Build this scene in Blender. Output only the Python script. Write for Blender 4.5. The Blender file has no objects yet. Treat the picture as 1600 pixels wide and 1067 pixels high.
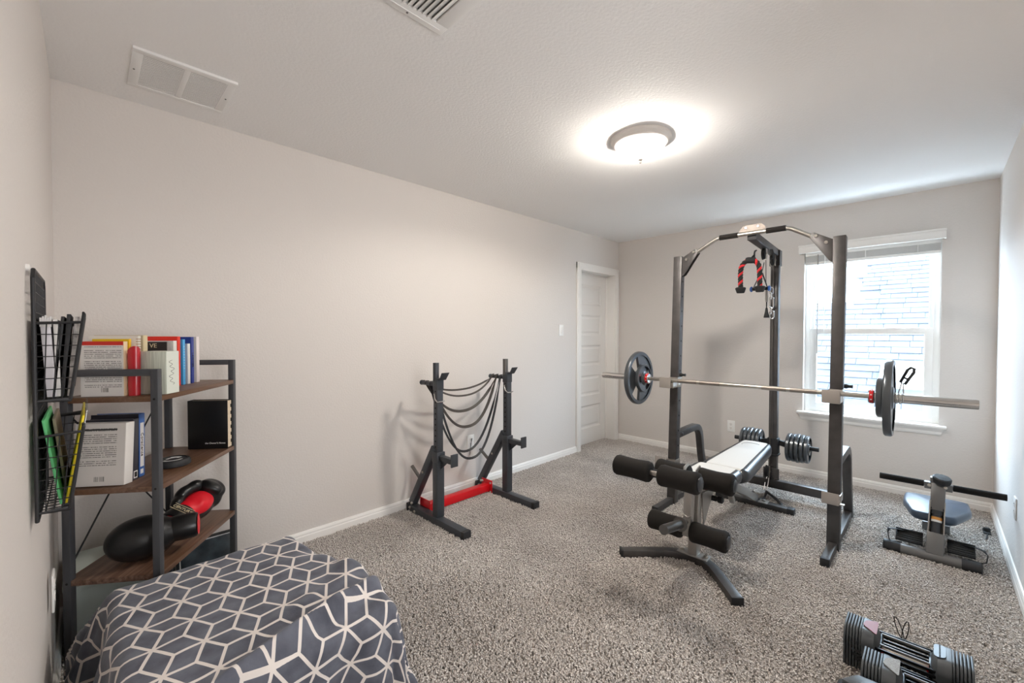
import bpy, bmesh, math, random
from mathutils import Vector, Matrix, noise
random.seed(7)
C = bpy.context.scene.collection
PI = math.pi
sc = bpy.context.scene
# ---------------------------------------------------------------- camera, sky, lamp, exposure
cam_d = bpy.data.cameras.new('camera'); cam = bpy.data.objects.new('camera', cam_d); C.objects.link(cam); sc.camera = cam
cam_d.sensor_width = 36.0; cam_d.lens = 661.997 / 1600 * 36; cam_d.clip_start = 0.02; cam_d.clip_end = 200
cr, cu, cf = Vector((.705724, -.708486, .001037)), Vector((.012028, .013446, .999837)), Vector((.708385, .705597, -.018011))
cam.matrix_world = Matrix(((cr.x, cu.x, -cf.x, 0), (cr.y, cu.y, -cf.y, 0), (cr.z, cu.z, -cf.z, 1.3138), (0, 0, 0, 1)))
world = bpy.data.worlds.new('world'); sc.world = world; world.use_nodes = True
bg = world.node_tree.nodes['Background']; bg.inputs[0].default_value = (.66, .83, 1.0, 1); bg.inputs[1].default_value = 21.0
sc.view_settings.view_transform = 'Standard'; sc.view_settings.look = 'None'; sc.view_settings.gamma = 1
sc.view_settings.exposure = 0.74; sc.view_settings.use_curve_mapping = False
sc.cycles.max_bounces = 14; sc.cycles.diffuse_bounces = 10; sc.cycles.glossy_bounces = 4; sc.cycles.transparent_max_bounces = 12
sc.cycles.sample_clamp_indirect = 6; sc.cycles.use_denoising = True; sc.cycles.caustics_reflective = False; sc.cycles.caustics_refractive = False
LAMP = Vector((2.27, 1.215, 2.44)); LAMP_W = 140.0
# added fill lamp, out of view, shining in through a made-up open doorway
hl = bpy.data.lights.new('fill_light', 'AREA'); hl.shape = 'RECTANGLE'; hl.size = 1.1; hl.size_y = 1.5; hl.energy = 27; hl.color = (.96, .98, 1)
ho = bpy.data.objects.new('fill_light', hl); C.objects.link(ho); ho.matrix_world = Matrix(((1, 0, 0, .80), (0, 0, -1, -1.62), (0, 1, 0, 1.45), (0, 0, 0, 1)))
# room measures (metres; x runs to the window wall, y to the long wall)
XW, YL, XL, YR, H = 4.653, 2.776, -.100, -.322, 2.44
T = .12
# ---------------------------------------------------------------- mesh helpers
class MB:
    def __init__(s, M=None): s.v = []; s.f = []; s.M = M.copy() if M else Matrix()
    def add(s, vs, fs, M=None):
        t = s.M @ M if M is not None else s.M
        o = len(s.v); s.v += [t @ Vector(p) for p in vs]; s.f += [[i + o for i in f] for f in fs]; return s
    def box(s, c, d, M=None):
        a, b, e = d[0] / 2, d[1] / 2, d[2] / 2
        vs = [(c[0] + x * a, c[1] + y * b, c[2] + z * e) for x in (-1, 1) for y in (-1, 1) for z in (-1, 1)]
        return s.add(vs, [(0, 1, 3, 2), (4, 6, 7, 5), (0, 4, 5, 1), (2, 3, 7, 6), (0, 2, 6, 4), (1, 5, 7, 3)], M)
    def bb(s, p, q, M=None):
        return s.box([(a + b) / 2 for a, b in zip(p, q)], [abs(b - a) for a, b in zip(p, q)], M)
    def sweep(s, pts, prof, up=None, closed=False, caps=True):
        pts = [Vector(p) for p in pts]; n = len(pts); k = len(prof); vs = []; fs = []
        tang = []
        for i in range(n):
            a = pts[(i - 1) % n] if closed or i else pts[0]; b = pts[(i + 1) % n] if closed or i < n - 1 else pts[-1]
            tang.append((b - a).normalized())
        if up is None:
            t0 = tang[0]; u = Vector((0, 0, 1)) if abs(t0.z) < .9 else Vector((1, 0, 0)); u = (u - t0 * u.dot(t0)).normalized()
        for i in range(n):
            t = tang[i]
            if up is not None:
                w = Vector(up(i) if callable(up) else up); u = (w - t * w.dot(t)).normalized()
            elif i:
                u = u - t * u.dot(t); u.normalize()
            sd = t.cross(u)
            sc_ = 1.0
            if 0 < i < n - 1 and not closed:
                d1 = (pts[i] - pts[i - 1]).normalized(); sc_ = 1 / max(.5, d1.dot(t))
            for a, b in prof:
                vs.append(pts[i] + sd * a * (sc_ if up is not None else 1) + u * b * (sc_ if up is None else 1))
        m = n if closed else n - 1
        for i in range(m):
            for j in range(k):
                a, b = i * k + j, i * k + (j + 1) % k; c, d = ((i + 1) % n) * k + (j + 1) % k, ((i + 1) % n) * k + j
                fs.append((a, b, c, d))
        if caps and not closed:
            fs.append(tuple(range(k))[::-1]); fs.append(tuple((n - 1) * k + j for j in range(k)))
        return s.add(vs, fs)
    def tube(s, pts, r, seg=12, closed=False, caps=True):
        return s.sweep(pts, [(r * math.cos(2 * PI * j / seg), r * math.sin(2 * PI * j / seg)) for j in range(seg)], None, closed, caps)
    def bar(s, pts, w, h, up=(0, 0, 1), closed=False):      # rectangular section: w across, h along 'up'
        return s.sweep(pts, [(-w / 2, -h / 2), (w / 2, -h / 2), (w / 2, h / 2), (-w / 2, h / 2)], up, closed)
    def lathe(s, prof, M=None, seg=32, close=False):
        vs = []; fs = []; k = len(prof)
        for i in range(seg):
            a = 2 * PI * i / seg
            vs += [(r * math.cos(a), r * math.sin(a), z) for r, z in prof]
        for i in range(seg):
            j = (i + 1) % seg
            for q in range(k if close else k - 1):
                q2 = (q + 1) % k
                fs.append((i * k + q, j * k + q, j * k + q2, i * k + q2))
        if not close:
            if prof[0][0] > 1e-5: fs.append(tuple(i * k for i in range(seg))[::-1])
            if prof[-1][0] > 1e-5: fs.append(tuple(i * k + k - 1 for i in range(seg)))
        return s.add(vs, fs, M)
    def prism(s, poly, h, M=None):
        n = len(poly); vs = [(x, y, 0) for x, y in poly] + [(x, y, h) for x, y in poly]
        fs = [tuple(range(n))[::-1], tuple(range(n, 2 * n))] + [(i, (i + 1) % n, n + (i + 1) % n, n + i) for i in range(n)]
        return s.add(vs, fs, M)
    def ball(s, c, r, M=None, seg=24, rings=14):
        if not hasattr(r, '__len__'): r = (r, r, r)
        vs = [(c[0], c[1], c[2] - r[2])]; fs = []
        for i in range(1, rings):
            p = PI * i / rings
            for j in range(seg):
                q = 2 * PI * j / seg
                vs.append((c[0] + r[0] * math.sin(p) * math.cos(q), c[1] + r[1] * math.sin(p) * math.sin(q), c[2] - r[2] * math.cos(p)))
        vs.append((c[0], c[1], c[2] + r[2])); L = len(vs) - 1
        for j in range(seg):
            k = (j + 1) % seg
            fs.append((0, 1 + k, 1 + j)); fs.append((L, 1 + (rings - 2) * seg + j, 1 + (rings - 2) * seg + k))
            for i in range(rings - 2):
                fs.append((1 + i * seg + j, 1 + i * seg + k, 1 + (i + 1) * seg + k, 1 + (i + 1) * seg + j))
        return s.add(vs, fs, M)
    def mesh(s, name, bevel=0, segs=2, smooth=True, ang=35, remesh=0):
        me = bpy.data.meshes.new(name); me.from_pydata([tuple(v) for v in s.v], [], s.f); me.validate()
        bm = bmesh.new(); bm.from_mesh(me)
        bmesh.ops.recalc_face_normals(bm, faces=bm.faces)
        if bevel:
            es = [e for e in bm.edges if len(e.link_faces) == 2 and e.calc_face_angle(0) > .6]
            bmesh.ops.bevel(bm, geom=es, offset=bevel, segments=segs, affect='EDGES', clamp_overlap=True, profile=.5)
        bm.to_mesh(me); bm.free()
        if smooth:
            me.polygons.foreach_set('use_smooth', [True] * len(me.polygons)); me.set_sharp_from_angle(angle=math.radians(ang))
        return me
INV = {}
def obj(name, mb, m, parent=None, bevel=0, label=None, ang=35, segs=2, smooth=True):
    me = mb if isinstance(mb, bpy.types.Mesh) else mb.mesh(name, bevel, segs, smooth, ang)
    o = bpy.data.objects.new(name, me); C.objects.link(o)
    if m is not None and not me.materials: me.materials.append(m)
    if parent: o.parent = parent
    if label: o['label'] = label
    return o
def tag(o, label, cat, group=None, kind=None):
    o['label'] = label; o['category'] = cat
    if group: o['group'] = group
    if kind: o['kind'] = kind
    return o
def thing(name, label, cat, loc=(0, 0, 0), rz=0, group=None, M=None):
    o = bpy.data.objects.new(name, None); C.objects.link(o); o.empty_display_size = .05
    mw = M if M is not None else Matrix.Translation(loc) @ Matrix.Rotation(rz, 4, 'Z')
    o.matrix_world = mw; INV[o.name] = mw.inverted()
    return tag(o, label, cat, group)
def W(o): return MB(INV[o.name])            # builder that takes world coordinates for a thing's parts
def dup(root, M, label=None, group=None):
    r = root.copy(); C.objects.link(r); r.matrix_world = M
    if label: r['label'] = label
    if group: r['group'] = group
    for ch in list(root.children):
        c = ch.copy(); C.objects.link(c); c.parent = r
        for g in list(ch.children):
            d = g.copy(); C.objects.link(d); d.parent = c
    return r
def struct(name, mb, m, parent=None, bevel=0, label=None, smooth=True):
    o = obj(name, mb, m, parent, bevel, label, smooth=smooth)
    if not parent: o['kind'] = 'structure'
    return o
def axis(p, z, x=None):                      # frame at p whose local z runs along z
    z = Vector(z).normalized(); x = Vector(x) if x else (Vector((1, 0, 0)) if abs(z.x) < .9 else Vector((0, 1, 0)))
    x = (x - z * x.dot(z)).normalized(); y = z.cross(x)
    return Matrix(((x.x, y.x, z.x, p[0]), (x.y, y.y, z.y, p[1]), (x.z, y.z, z.z, p[2]), (0, 0, 0, 1)))
def arc(c, r, a0, a1, n, plane='xz', y=0):
    out = []
    for i in range(n + 1):
        a = math.radians(a0 + (a1 - a0) * i / n); u, v = c[0] + r * math.cos(a), c[1] + r * math.sin(a)
        out.append((u, y, v) if plane == 'xz' else (u, v, y) if plane == 'xy' else (y, u, v))
    return out
def text(s, size, M, m, parent, depth=.0006, name='lettering', align='CENTER', sx=1):
    cu = bpy.data.curves.new(name, 'FONT'); cu.body = s; cu.size = size; cu.extrude = depth; cu.align_x = align; cu.align_y = 'CENTER'
    o = bpy.data.objects.new('tmp', cu); C.objects.link(o)
    me = bpy.data.meshes.new_from_object(o.evaluated_get(bpy.context.evaluated_depsgraph_get())); bpy.data.objects.remove(o)
    me.transform(M @ Matrix.Diagonal((sx, 1, 1, 1))); me.materials.clear(); me.materials.append(m); me.name = name
    return obj(name, me, m, parent)
# ---------------------------------------------------------------- materials
def hexl(h):
    h = h.lstrip('#'); v = [int(h[i:i + 2], 16) / 255 for i in (0, 2, 4)]
    return tuple(c / 12.92 if c <= .04045 else ((c + .055) / 1.055) ** 2.4 for c in v)
class NT:
    def __init__(s, m): s.t = m.node_tree; s.n = s.t.nodes; s.l = s.t.links
    def new(s, kind, **kw):
        n = s.n.new(kind)
        for k, v in kw.items(): setattr(n, k, v)
        return n
    def put(s, sock, v):
        if isinstance(v, bpy.types.NodeSocket): s.l.new(v, sock)
        else: sock.default_value = v
    def math(s, op, a, b=0.0, c=0.0):
        n = s.new('ShaderNodeMath', operation=op); s.put(n.inputs[0], a); s.put(n.inputs[1], b); s.put(n.inputs[2], c); return n.outputs[0]
    def mix(s, f, a, b):
        n = s.new('ShaderNodeMix', data_type='RGBA'); s.put(n.inputs[0], f); s.put(n.inputs[6], a); s.put(n.inputs[7], b); return n.outputs[2]
    def noise(s, scale, detail=3, vec=None, rough=.5):
        n = s.new('ShaderNodeTexNoise'); n.inputs['Scale'].default_value = scale; n.inputs['Detail'].default_value = detail; n.inputs['Roughness'].default_value = rough
        if vec is not None: s.l.new(vec, n.inputs['Vector'])
        return n.outputs[0]
    def ramp(s, f, stops):
        n = s.new('ShaderNodeValToRGB'); e = n.color_ramp.elements
        while len(e) < len(stops): e.new(.5)
        for i, (p, c) in enumerate(stops): e[i].position = p; e[i].color = (*c[:3], 1)
        s.l.new(f, n.inputs[0]); return n.outputs[0]
    def coord(s, kind='Object'):
        n = s.new('ShaderNodeTexCoord'); return n.outputs[kind]
    def pos(s): return s.new('ShaderNodeNewGeometry').outputs['Position']
    def sep(s, v):
        n = s.new('ShaderNodeSeparateXYZ'); s.l.new(v, n.inputs[0]); return n.outputs
    def bump(s, hgt, strength, dist, bsdf):
        n = s.new('ShaderNodeBump'); n.inputs['Strength'].default_value = strength; n.inputs['Distance'].default_value = dist
        s.l.new(hgt, n.inputs['Height']); s.l.new(n.outputs[0], bsdf.inputs['Normal'])
def mat(name, col, rough=.5, metal=0, spec=.5, vary=0, vscale=8, bump=0, bscale=200, bdist=.002, coat=0, emit=None, estr=0, sheen=0):
    m = bpy.data.materials.new(name); m.use_nodes = True; t = NT(m); b = t.n['Principled BSDF']
    c = hexl(col) if isinstance(col, str) else col
    b.inputs['Base Color'].default_value = (*c, 1); b.inputs['Roughness'].default_value = rough; b.inputs['Metallic'].default_value = metal
    b.inputs['Specular IOR Level'].default_value = spec; b.inputs['Coat Weight'].default_value = coat
    if sheen: b.inputs['Sheen Weight'].default_value = sheen
    if vary:
        f = t.noise(vscale, 4, t.pos())
        t.l.new(t.ramp(f, [(.3, [x * (1 - vary) for x in c]), (.7, [min(1, x * (1 + vary)) for x in c])]), b.inputs['Base Color'])
    if bump: t.bump(t.noise(bscale, 3, t.pos()), bump, bdist, b)
    if emit: b.inputs['Emission Color'].default_value = (*emit, 1); b.inputs['Emission Strength'].default_value = estr
    m.diffuse_color = (*c, 1)
    return m
MT = {}
MT['wall'] = mat('wall_paint', '#d6d0cb', .75, bump=.35, bscale=85, bdist=.004)
MT['ceiling'] = mat('ceiling_texture', '#f1f0ef', .85, bump=.3, bscale=75, bdist=.005)
MT['trim'] = mat('white_trim_paint', '#ece9e5', .38)
MT['door'] = mat('white_door_paint', '#e6e3df', .42)
MT['plastic'] = mat('white_plastic', '#f0efec', .35)
MT['vent'] = mat('vent_paint', '#e9e8e6', .5)
MT['ventdark'] = mat('vent_inside', '#6f6d6b', .8)
MT['dark'] = mat('dark_gap', '#1a1918', .9)
MT['black'] = mat('black_powder_coat', '#3d3d3f', .42, .25, .5, vary=.12, vscale=14)
MT['rack'] = mat('charcoal_powder_coat', '#4a4746', .42, .35, .5, vary=.18, vscale=16)
MT['standb'] = mat('stand_powder_coat', '#45484d', .40, .3, .5, vary=.08)
MT['shelfm'] = mat('shelf_steel', '#4b4c50', .5, .3)
MT['cap'] = mat('rubber_cap', '#202022', .6)
MT['rubber'] = mat('black_rubber', '#1c1c1d', .7)
MT['foam'] = mat('black_foam', '#17130f', .95, bump=.3, bscale=500, bdist=.001)
MT['chrome'] = mat('chrome', '#d6d4d1', .16, 1)
MT['steel'] = mat('brushed_steel', '#bdb8b0', .28, 1, vary=.06, vscale=60)
MT['silver'] = mat('silver_paint', '#a9a5a0', .36, .55)
MT['plate'] = mat('grey_enamel_plate', '#53575b', .30, .45, coat=.25)
MT['red'] = mat('red_powder_coat', '#d3101c', .4, coat=.2)
MT['redleather'] = mat('red_leather', '#dd1426', .5, bump=.15, bscale=90, bdist=.002)
MT['blackleather'] = mat('black_leather', '#19191a', .33, bump=.12, bscale=140, bdist=.0015)
MT['vinyl'] = mat('black_vinyl', '#2b2d31', .30, 0, .6)
MT['bluevinyl'] = mat('blue_black_vinyl', '#39485a', .34, 0, .6)
MT['whitevinyl'] = mat('white_vinyl', '#dcdad6', .4)
MT['beige'] = mat('hook_plate_paint', '#a59e97', .45, .3)
MT['topplate'] = mat('satin_bracket', '#b8ada3', .65, 0)
MT['ink'] = mat('black_ink', '#1d1c1c', .6)
MT['cable'] = mat('cable_coating', '#57514d', .5)
MT['blue'] = mat('blue_plastic', '#1c4b92', .35)
MT['orange'] = mat('orange_sticker', '#c98a3e', .5)
MT['paper'] = mat('paper', '#e4e2e0', .8)
MT['gold'] = mat('cream_print', '#d8c8a4', .5)
MT['steeltube'] = mat('grey_peg_steel', '#6c6a67', .35, .7)
def glassy(name, col, fac, rough=.03):
    m = bpy.data.materials.new(name); m.use_nodes = True; t = NT(m); t.n.remove(t.n['Principled BSDF'])
    a = t.new('ShaderNodeBsdfTransparent'); a.inputs[0].default_value = (*col, 1)
    g = t.new('ShaderNodeBsdfGlossy'); g.inputs['Roughness'].default_value = rough
    x = t.new('ShaderNodeMixShader'); x.inputs[0].default_value = fac
    t.l.new(a.outputs[0], x.inputs[1]); t.l.new(g.outputs[0], x.inputs[2]); t.l.new(x.outputs[0], t.n['Material Output'].inputs[0])
    return m
MT['pane'] = glassy('window_glass', (.97, .985, .985), .05)
MT['sleeve'] = glassy('clear_plastic', (.86, .87, .88), .18, .15)
# lamp bowl: clear ribbed glass glowing from the bulbs in it
def lampglass():
    m = glassy('lamp_glass', (1, .98, .95), .1, .1); t = NT(m); out = t.n['Material Output']
    src = out.inputs[0].links[0].from_socket
    e = t.new('ShaderNodeEmission'); e.inputs[0].default_value = (1, .93, .84, 1); e.inputs[1].default_value = .40
    a = t.new('ShaderNodeAddShader'); t.l.new(src, a.inputs[0]); t.l.new(e.outputs[0], a.inputs[1]); t.l.new(a.outputs[0], out.inputs[0]); return m
MT['lampglass'] = lampglass()
MT['bulb'] = mat('lit_bulb', '#ffffff', .4, emit=(1, .9, .78), estr=30)
def wood():
    m = bpy.data.materials.new('rustic_wood'); m.use_nodes = True; t = NT(m); b = t.n['Principled BSDF']
    mp = t.new('ShaderNodeMapping'); mp.inputs['Scale'].default_value = (1.6, 26, 26); t.l.new(t.coord(), mp.inputs[0])
    f = t.noise(2.6, 6, mp.outputs[0], .62); g = t.noise(3.2, 3, t.coord())
    c1 = t.ramp(f, [(.3, hexl('#3a2a22')), (.5, hexl('#6a4f40')), (.62, hexl('#7d6455')), (.8, hexl('#463229'))])
    c2 = t.mix(t.ramp(g, [(.35, (0, 0, 0)), (.7, (1, 1, 1))]), c1, (*hexl('#5c3d22'), 1))
    t.l.new(c2, b.inputs['Base Color']); b.inputs['Roughness'].default_value = .42; t.bump(f, .15, .002, b); return m
MT['wood'] = wood()
def carpet(name, dark=1.0):
    m = bpy.data.materials.new(name); m.use_nodes = True; t = NT(m); b = t.n['Principled BSDF']; p = t.pos()
    f = t.noise(200, 2, p); g = t.noise(2.2, 3, p)
    c = t.ramp(f, [(.30, [x * dark for x in hexl('#8d8781')]), (.46, [x * dark for x in hexl('#c0b9b3')]), (.58, [x * dark for x in hexl('#ddd7d1')]), (.72, [x * dark for x in hexl('#eae5df')])])
    v = t.ramp(g, [(.35, (.80, .79, .78)), (.65, (1, 1, 1))])
    n = t.new('ShaderNodeMix', data_type='RGBA', blend_type='MULTIPLY'); n.inputs[0].default_value = 1; t.l.new(c, n.inputs[6]); t.l.new(v, n.inputs[7])
    t.l.new(n.outputs[2], b.inputs['Base Color']); b.inputs['Roughness'].default_value = .95; b.inputs['Specular IOR Level'].default_value = .1
    return m
MT['carpet'] = carpet('carpet_fibre'); MT['backing'] = carpet('carpet_backing', .8)
def printed(name, col, ink='#3b3a3a', z0=.02, z1=.2, pitch=.0075, y0=-1, y1=1, bars=None):
    # flat print: lines of small type along local y at heights z0..z1 (cover prints)
    m = bpy.data.materials.new(name); m.use_nodes = True; t = NT(m); b = t.n['Principled BSDF']; o = t.sep(t.coord())
    z, y = o[2], o[1]
    line = t.math('LESS_THAN', t.math('FRACT', t.math('DIVIDE', z, pitch)), .42)
    inz = t.math('MULTIPLY', t.math('GREATER_THAN', z, z0), t.math('LESS_THAN', z, z1))
    iny = t.math('MULTIPLY', t.math('GREATER_THAN', y, y0), t.math('LESS_THAN', y, y1))
    mp = t.new('ShaderNodeCombineXYZ'); t.put(mp.inputs[1], t.math('MULTIPLY', y, 260)); t.put(mp.inputs[2], t.math('MULTIPLY', t.math('FLOOR', t.math('DIVIDE', z, pitch)), 7.3))
    w = t.math('GREATER_THAN', t.noise(1.0, 1, mp.outputs[0]), .42)
    mp2 = t.new('ShaderNodeCombineXYZ'); t.put(mp2.inputs[1], t.math('FLOOR', t.math('DIVIDE', z, pitch * 6)))
    gap = t.math('GREATER_THAN', t.math('FRACT', t.math('DIVIDE', z, pitch * 6.5)), .16)
    f = t.math('MULTIPLY', t.math('MULTIPLY', t.math('MULTIPLY', line, inz), t.math('MULTIPLY', iny, w)), gap)
    t.l.new(t.mix(t.math('MULTIPLY', f, .75), (*hexl(col), 1), (*hexl(ink), 1)), b.inputs['Base Color']); b.inputs['Roughness'].default_value = .45
    return m
def barcode():
    m = bpy.data.materials.new('barcode_print'); m.use_nodes = True; t = NT(m); b = t.n['Principled BSDF']; o = t.sep(t.coord())
    mp = t.new('ShaderNodeCombineXYZ'); t.put(mp.inputs[0], t.math('MULTIPLY', o[1], 900)); 
    f = t.math('GREATER_THAN', t.noise(1.0, 0, mp.outputs[0]), .5)
    t.l.new(t.mix(f, (*hexl('#dad6d2'), 1), (*hexl('#2a2928'), 1)), b.inputs['Base Color']); return m
MT['barcode'] = barcode()
# ---------------------------------------------------------------- the room shell
R_ = .118                                    # depth of the door recess
WY0, WY1, WZ0, WZ1 = -.035, .850, .605, 2.060  # window opening
DX0, DX1, DZ = 3.845, 4.572, 2.035           # door opening
X0, X1, Y0, Y1 = XL, XW, YR, YL
f = MB(); f.bb((X0 - T, Y0 - T, -.1), (X1 + T, Y1 + T + .3, 0)); floor = struct('floor', f, MT['backing'])
f = MB(); f.bb((X0 - T, Y0 - T, H), (X1 + T, Y1 + T, H + .12)); ceiling = struct('ceiling', f, MT['ceiling'])
f = MB(); f.bb((X0 - T, Y0 - T, 0), (X0, Y1 + T, H)); struct('wall_left', f, MT['wall'])
OX0, OX1, OZ = .22, 1.38, 2.08                # made-up doorway that lets in the added fill light, behind the camera
f = MB(); f.bb((X0, Y0 - T, 0), (OX0, Y0, H)); f.bb((OX1, Y0 - T, 0), (X1 + T, Y0, H)); f.bb((OX0, Y0 - T, OZ), (OX1, Y0, H)); struct('wall_right', f, MT['wall'])
f = MB(); f.bb((-.52, -1.82, 0), (-.40, Y0 - T, H)); f.bb((2.0, -1.82, 0), (2.12, Y0 - T, H)); f.bb((-.52, -1.82, 0), (2.12, -1.70, H)); f.bb((-.40, Y0 - T - .01, 0), (X0 - T, Y0 - T, H)); struct('wall_unseen_1', f, MT['wall'])  # unseen hallway walls, added to house the fill lamp
f = MB(); f.bb((-.52, -1.82, -.1), (2.12, Y0 - T, 0)); struct('floor_unseen', f, MT['backing']); f = MB(); f.bb((-.52, -1.82, H), (2.12, Y0 - T, H + .12)); struct('ceiling_unseen', f, MT['ceiling'])  # floor and ceiling of the same added hallway, out of view
f = MB(); f.bb((X0, Y1, 0), (DX0, Y1 + .14, H)); f.bb((DX1, Y1, 0), (X1 + T, Y1 + .14, H)); f.bb((DX0, Y1, DZ), (DX1, Y1 + .14, H)); struct('wall_back', f, MT['wall'])
f = MB(); f.bb((X1, Y0, 0), (X1 + T, Y1, WZ0)); f.bb((X1, Y0, WZ1), (X1 + T, Y1, H)); f.bb((X1, Y0, WZ0), (X1 + T, WY0, WZ1)); f.bb((X1, WY1, WZ0), (X1 + T, Y1, WZ1))
struct('wall_front', f, MT['wall'])
f = MB(); f.bb((DX0 - .1, Y1 + .14 + .06, -.02), (DX1 + .1, Y1 + .32, DZ + .1)); struct('wall_unseen', f, MT['dark'])  # near-black colour stands in for shade in the gap behind the door
# baseboards: flat board with a stepped, sloped top
def baseboard(name, a, b, n):
    prof = [(0, 0), (.014, 0), (.014, .050), (.011, .056), (.011, .066), (.006, .078), (0, .080)]
    m = MB(); vs = []; nv = Vector((*n, 0))
    for p in (a, b):
        for d, z in prof: vs.append(Vector((p[0], p[1], z)) + nv * d)
    k = len(prof); m.add(vs, [(i, (i + 1) % k, k + (i + 1) % k, k + i) for i in range(k)] + [tuple(range(k))[::-1], tuple(range(k, 2 * k))])
    return struct(name, m, MT['trim'], smooth=False)
baseboard('baseboard_back', (X0, Y1), (DX0 - .066, Y1), (0, -1)); baseboard('baseboard_front', (X1, Y0), (X1, Y1 - .012), (-1, 0))
baseboard('baseboard_left', (X0, Y0), (X0, Y1), (1, 0)); baseboard('baseboard_right', (OX1, Y0), (X1, Y0), (0, 1))
# door casing and jamb
f = MB()
for x in (DX0 - .033, DX1 + .033):
    f.bb((x - .033, Y1 - .017, 0), (x + .033, Y1, DZ + .066)); f.bb((x - .020, Y1 - .022, 0), (x + .026, Y1 - .016, DZ + .05))
f.bb((DX0 - .066, Y1 - .0168, DZ), (DX1 + .066, Y1 - .0002, DZ + .0662)); f.bb((DX0 - .05, Y1 - .0218, DZ + .012), (DX1 + .05, Y1 - .0158, DZ + .052))
struct('trim_1', f, MT['trim'], bevel=.002, label='white door casing')
f = MB(); f.bb((DX0 - .001, Y1 - .015, 0), (DX0 + .014, Y1 + R_ + .03, DZ)); f.bb((DX1 - .014, Y1 - .015, 0), (DX1 + .001, Y1 + R_ + .03, DZ)); f.bb((DX0, Y1 - .0148, DZ - .014), (DX1, Y1 + R_ + .03, DZ + .001))
f.bb((DX1 - .026, Y1 + R_ - .014, 0), (DX1 - .014, Y1 + R_, DZ - .014)); f.bb((DX0 + .014, Y1 + R_ - .014, DZ - .026), (DX1 - .014, Y1 + R_, DZ - .014))
struct('trim_2', f, MT['trim'], bevel=.001, label='white door jamb with stop')
# door leaf: stiles and rails proud of five wide panels
yd = Y1 + R_; dx0, dx1 = DX0 + .018, DX1 - .018
f = MB(); zs = [.018, .20, .47, .585, .825, .94, 1.18, 1.295, 1.535, 1.65, 1.89, 2.018]
f.bb((dx0, yd, zs[0]), (dx0 + .105, yd + .034, zs[-1])); f.bb((dx1 - .105, yd, zs[0]), (dx1, yd + .034, zs[-1]))
for i in range(0, 12, 2): f.bb((dx0 + .104, yd + .0002, zs[i]), (dx1 - .104, yd + .0338, zs[i + 1]))
door = struct('door_1', f, MT['door'], label='white five panel door set back in its frame'); 
pan = None
for i in range(1, 11, 2):
    a, b, c, d = dx0 + .105, dx1 - .105, zs[i], zs[i + 1]
    m = MB(); q = [(a, yd + .002, c), (b, yd + .002, c), (b, yd + .002, d), (a, yd + .002, d)]
    def ins(k, y): return [(a + k, y, c + k), (b - k, y, c + k), (b - k, y, d - k), (a + k, y, d - k)]
    rings = [q, ins(.016, yd + .011), ins(.030, yd + .011), ins(.046, yd + .005)]
    vs = [p for r in rings for p in r]; fs = [(4 * r + j, 4 * r + (j + 1) % 4, 4 * r + 4 + (j + 1) % 4, 4 * r + 4 + j) for r in range(3) for j in range(4)] + [(12, 13, 14, 15)]
    m.add(vs, fs); obj('panel', m, MT['door'], door, smooth=False)
m = MB(); m.lathe([(.031, 0), (.031, .006), (.012, .010), (.012, .035), (.026, .043), (.029, .055), (.024, .066), (0, .070)], axis((dx0 + .06, yd, .96), (0, -1, 0))); obj('door_knob', m, MT['steel'], door)
# ---------------------------------------------------------------- window: frame, two sashes, stool and apron
xf = X1 + .062
win = MB()
for y in (WY0 + .02, WY1 - .02): win.bb((xf, y - .02, WZ0), (xf + .055, y + .02, WZ1))
win.bb((xf + .0006, WY0 + .001, WZ1 - .04), (xf + .0544, WY1 - .001, WZ1 - .0005)); win.bb((xf + .0006, WY0 + .001, WZ0 + .0005), (xf + .0544, WY1 - .001, WZ0 + .035))
window = struct('window_1', win, MT['plastic'], bevel=.002, label='white single hung window')
def sash(name, x, z0, z1, st, y0, y1):
    m = MB(); m.bb((x, y0, z0), (x + .024, y0 + st, z1)); m.bb((x, y1 - st, z0), (x + .024, y1, z1)); m.bb((x + .0002, y0, z0), (x + .0238, y1, z0 + st)); m.bb((x + .0002, y0, z1 - st), (x + .0238, y1, z1))
    s = struct(name, m, MT['plastic'], window, .002)
    g = MB(); g.bb((x + .010, y0 + st - .004, z0 + st - .004), (x + .014, y1 - st + .004, z1 - st + .004)); struct('pane', g, MT['pane'], s, label='clear glass')
ZM = 1.345
sash('upper_sash', xf + .028, ZM - .02, WZ1 - .04, .026, WY0 + .04, WY1 - .04)
sash('lower_sash', xf + .002, WZ0 + .035, ZM + .02, .050, WY0 + .04, WY1 - .04)
m = MB(); m.prism([(WY0 - .042, 0), (WY1 + .042, 0), (WY1 + .042, .055), (WY1 - .001, .055), (WY1 - .001, .055 + .07), (WY0 + .001, .055 + .07), (WY0 + .001, .055), (WY0 - .042, .055)], .02, Matrix(((0, 1, 0, X1 - .055), (1, 0, 0, 0), (0, 0, 1, WZ0 - .016), (0, 0, 0, 1))))
struct('window_sill', m, MT['trim'], window, .005, label='white window stool')
m = MB(); prof = [(0, 0), (-.010, 0), (-.016, .012), (-.018, .028), (-.036, .048), (-.040, .058), (0, .058)]
k = len(prof); vs = []
for yy, sg in ((WY0 - .03, -1), (WY1 + .03, 1)):
    for dx, z in prof: vs.append((X1 + dx, yy + sg * (z - .058) * .35, WZ0 - .016 - .058 + z))
m.add(vs, [(i, (i + 1) % k, k + (i + 1) % k, k + i) for i in range(k)] + [tuple(range(k))[::-1], tuple(range(k, 2 * k))]); struct('apron', m, MT['trim'], window, smooth=False)
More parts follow.
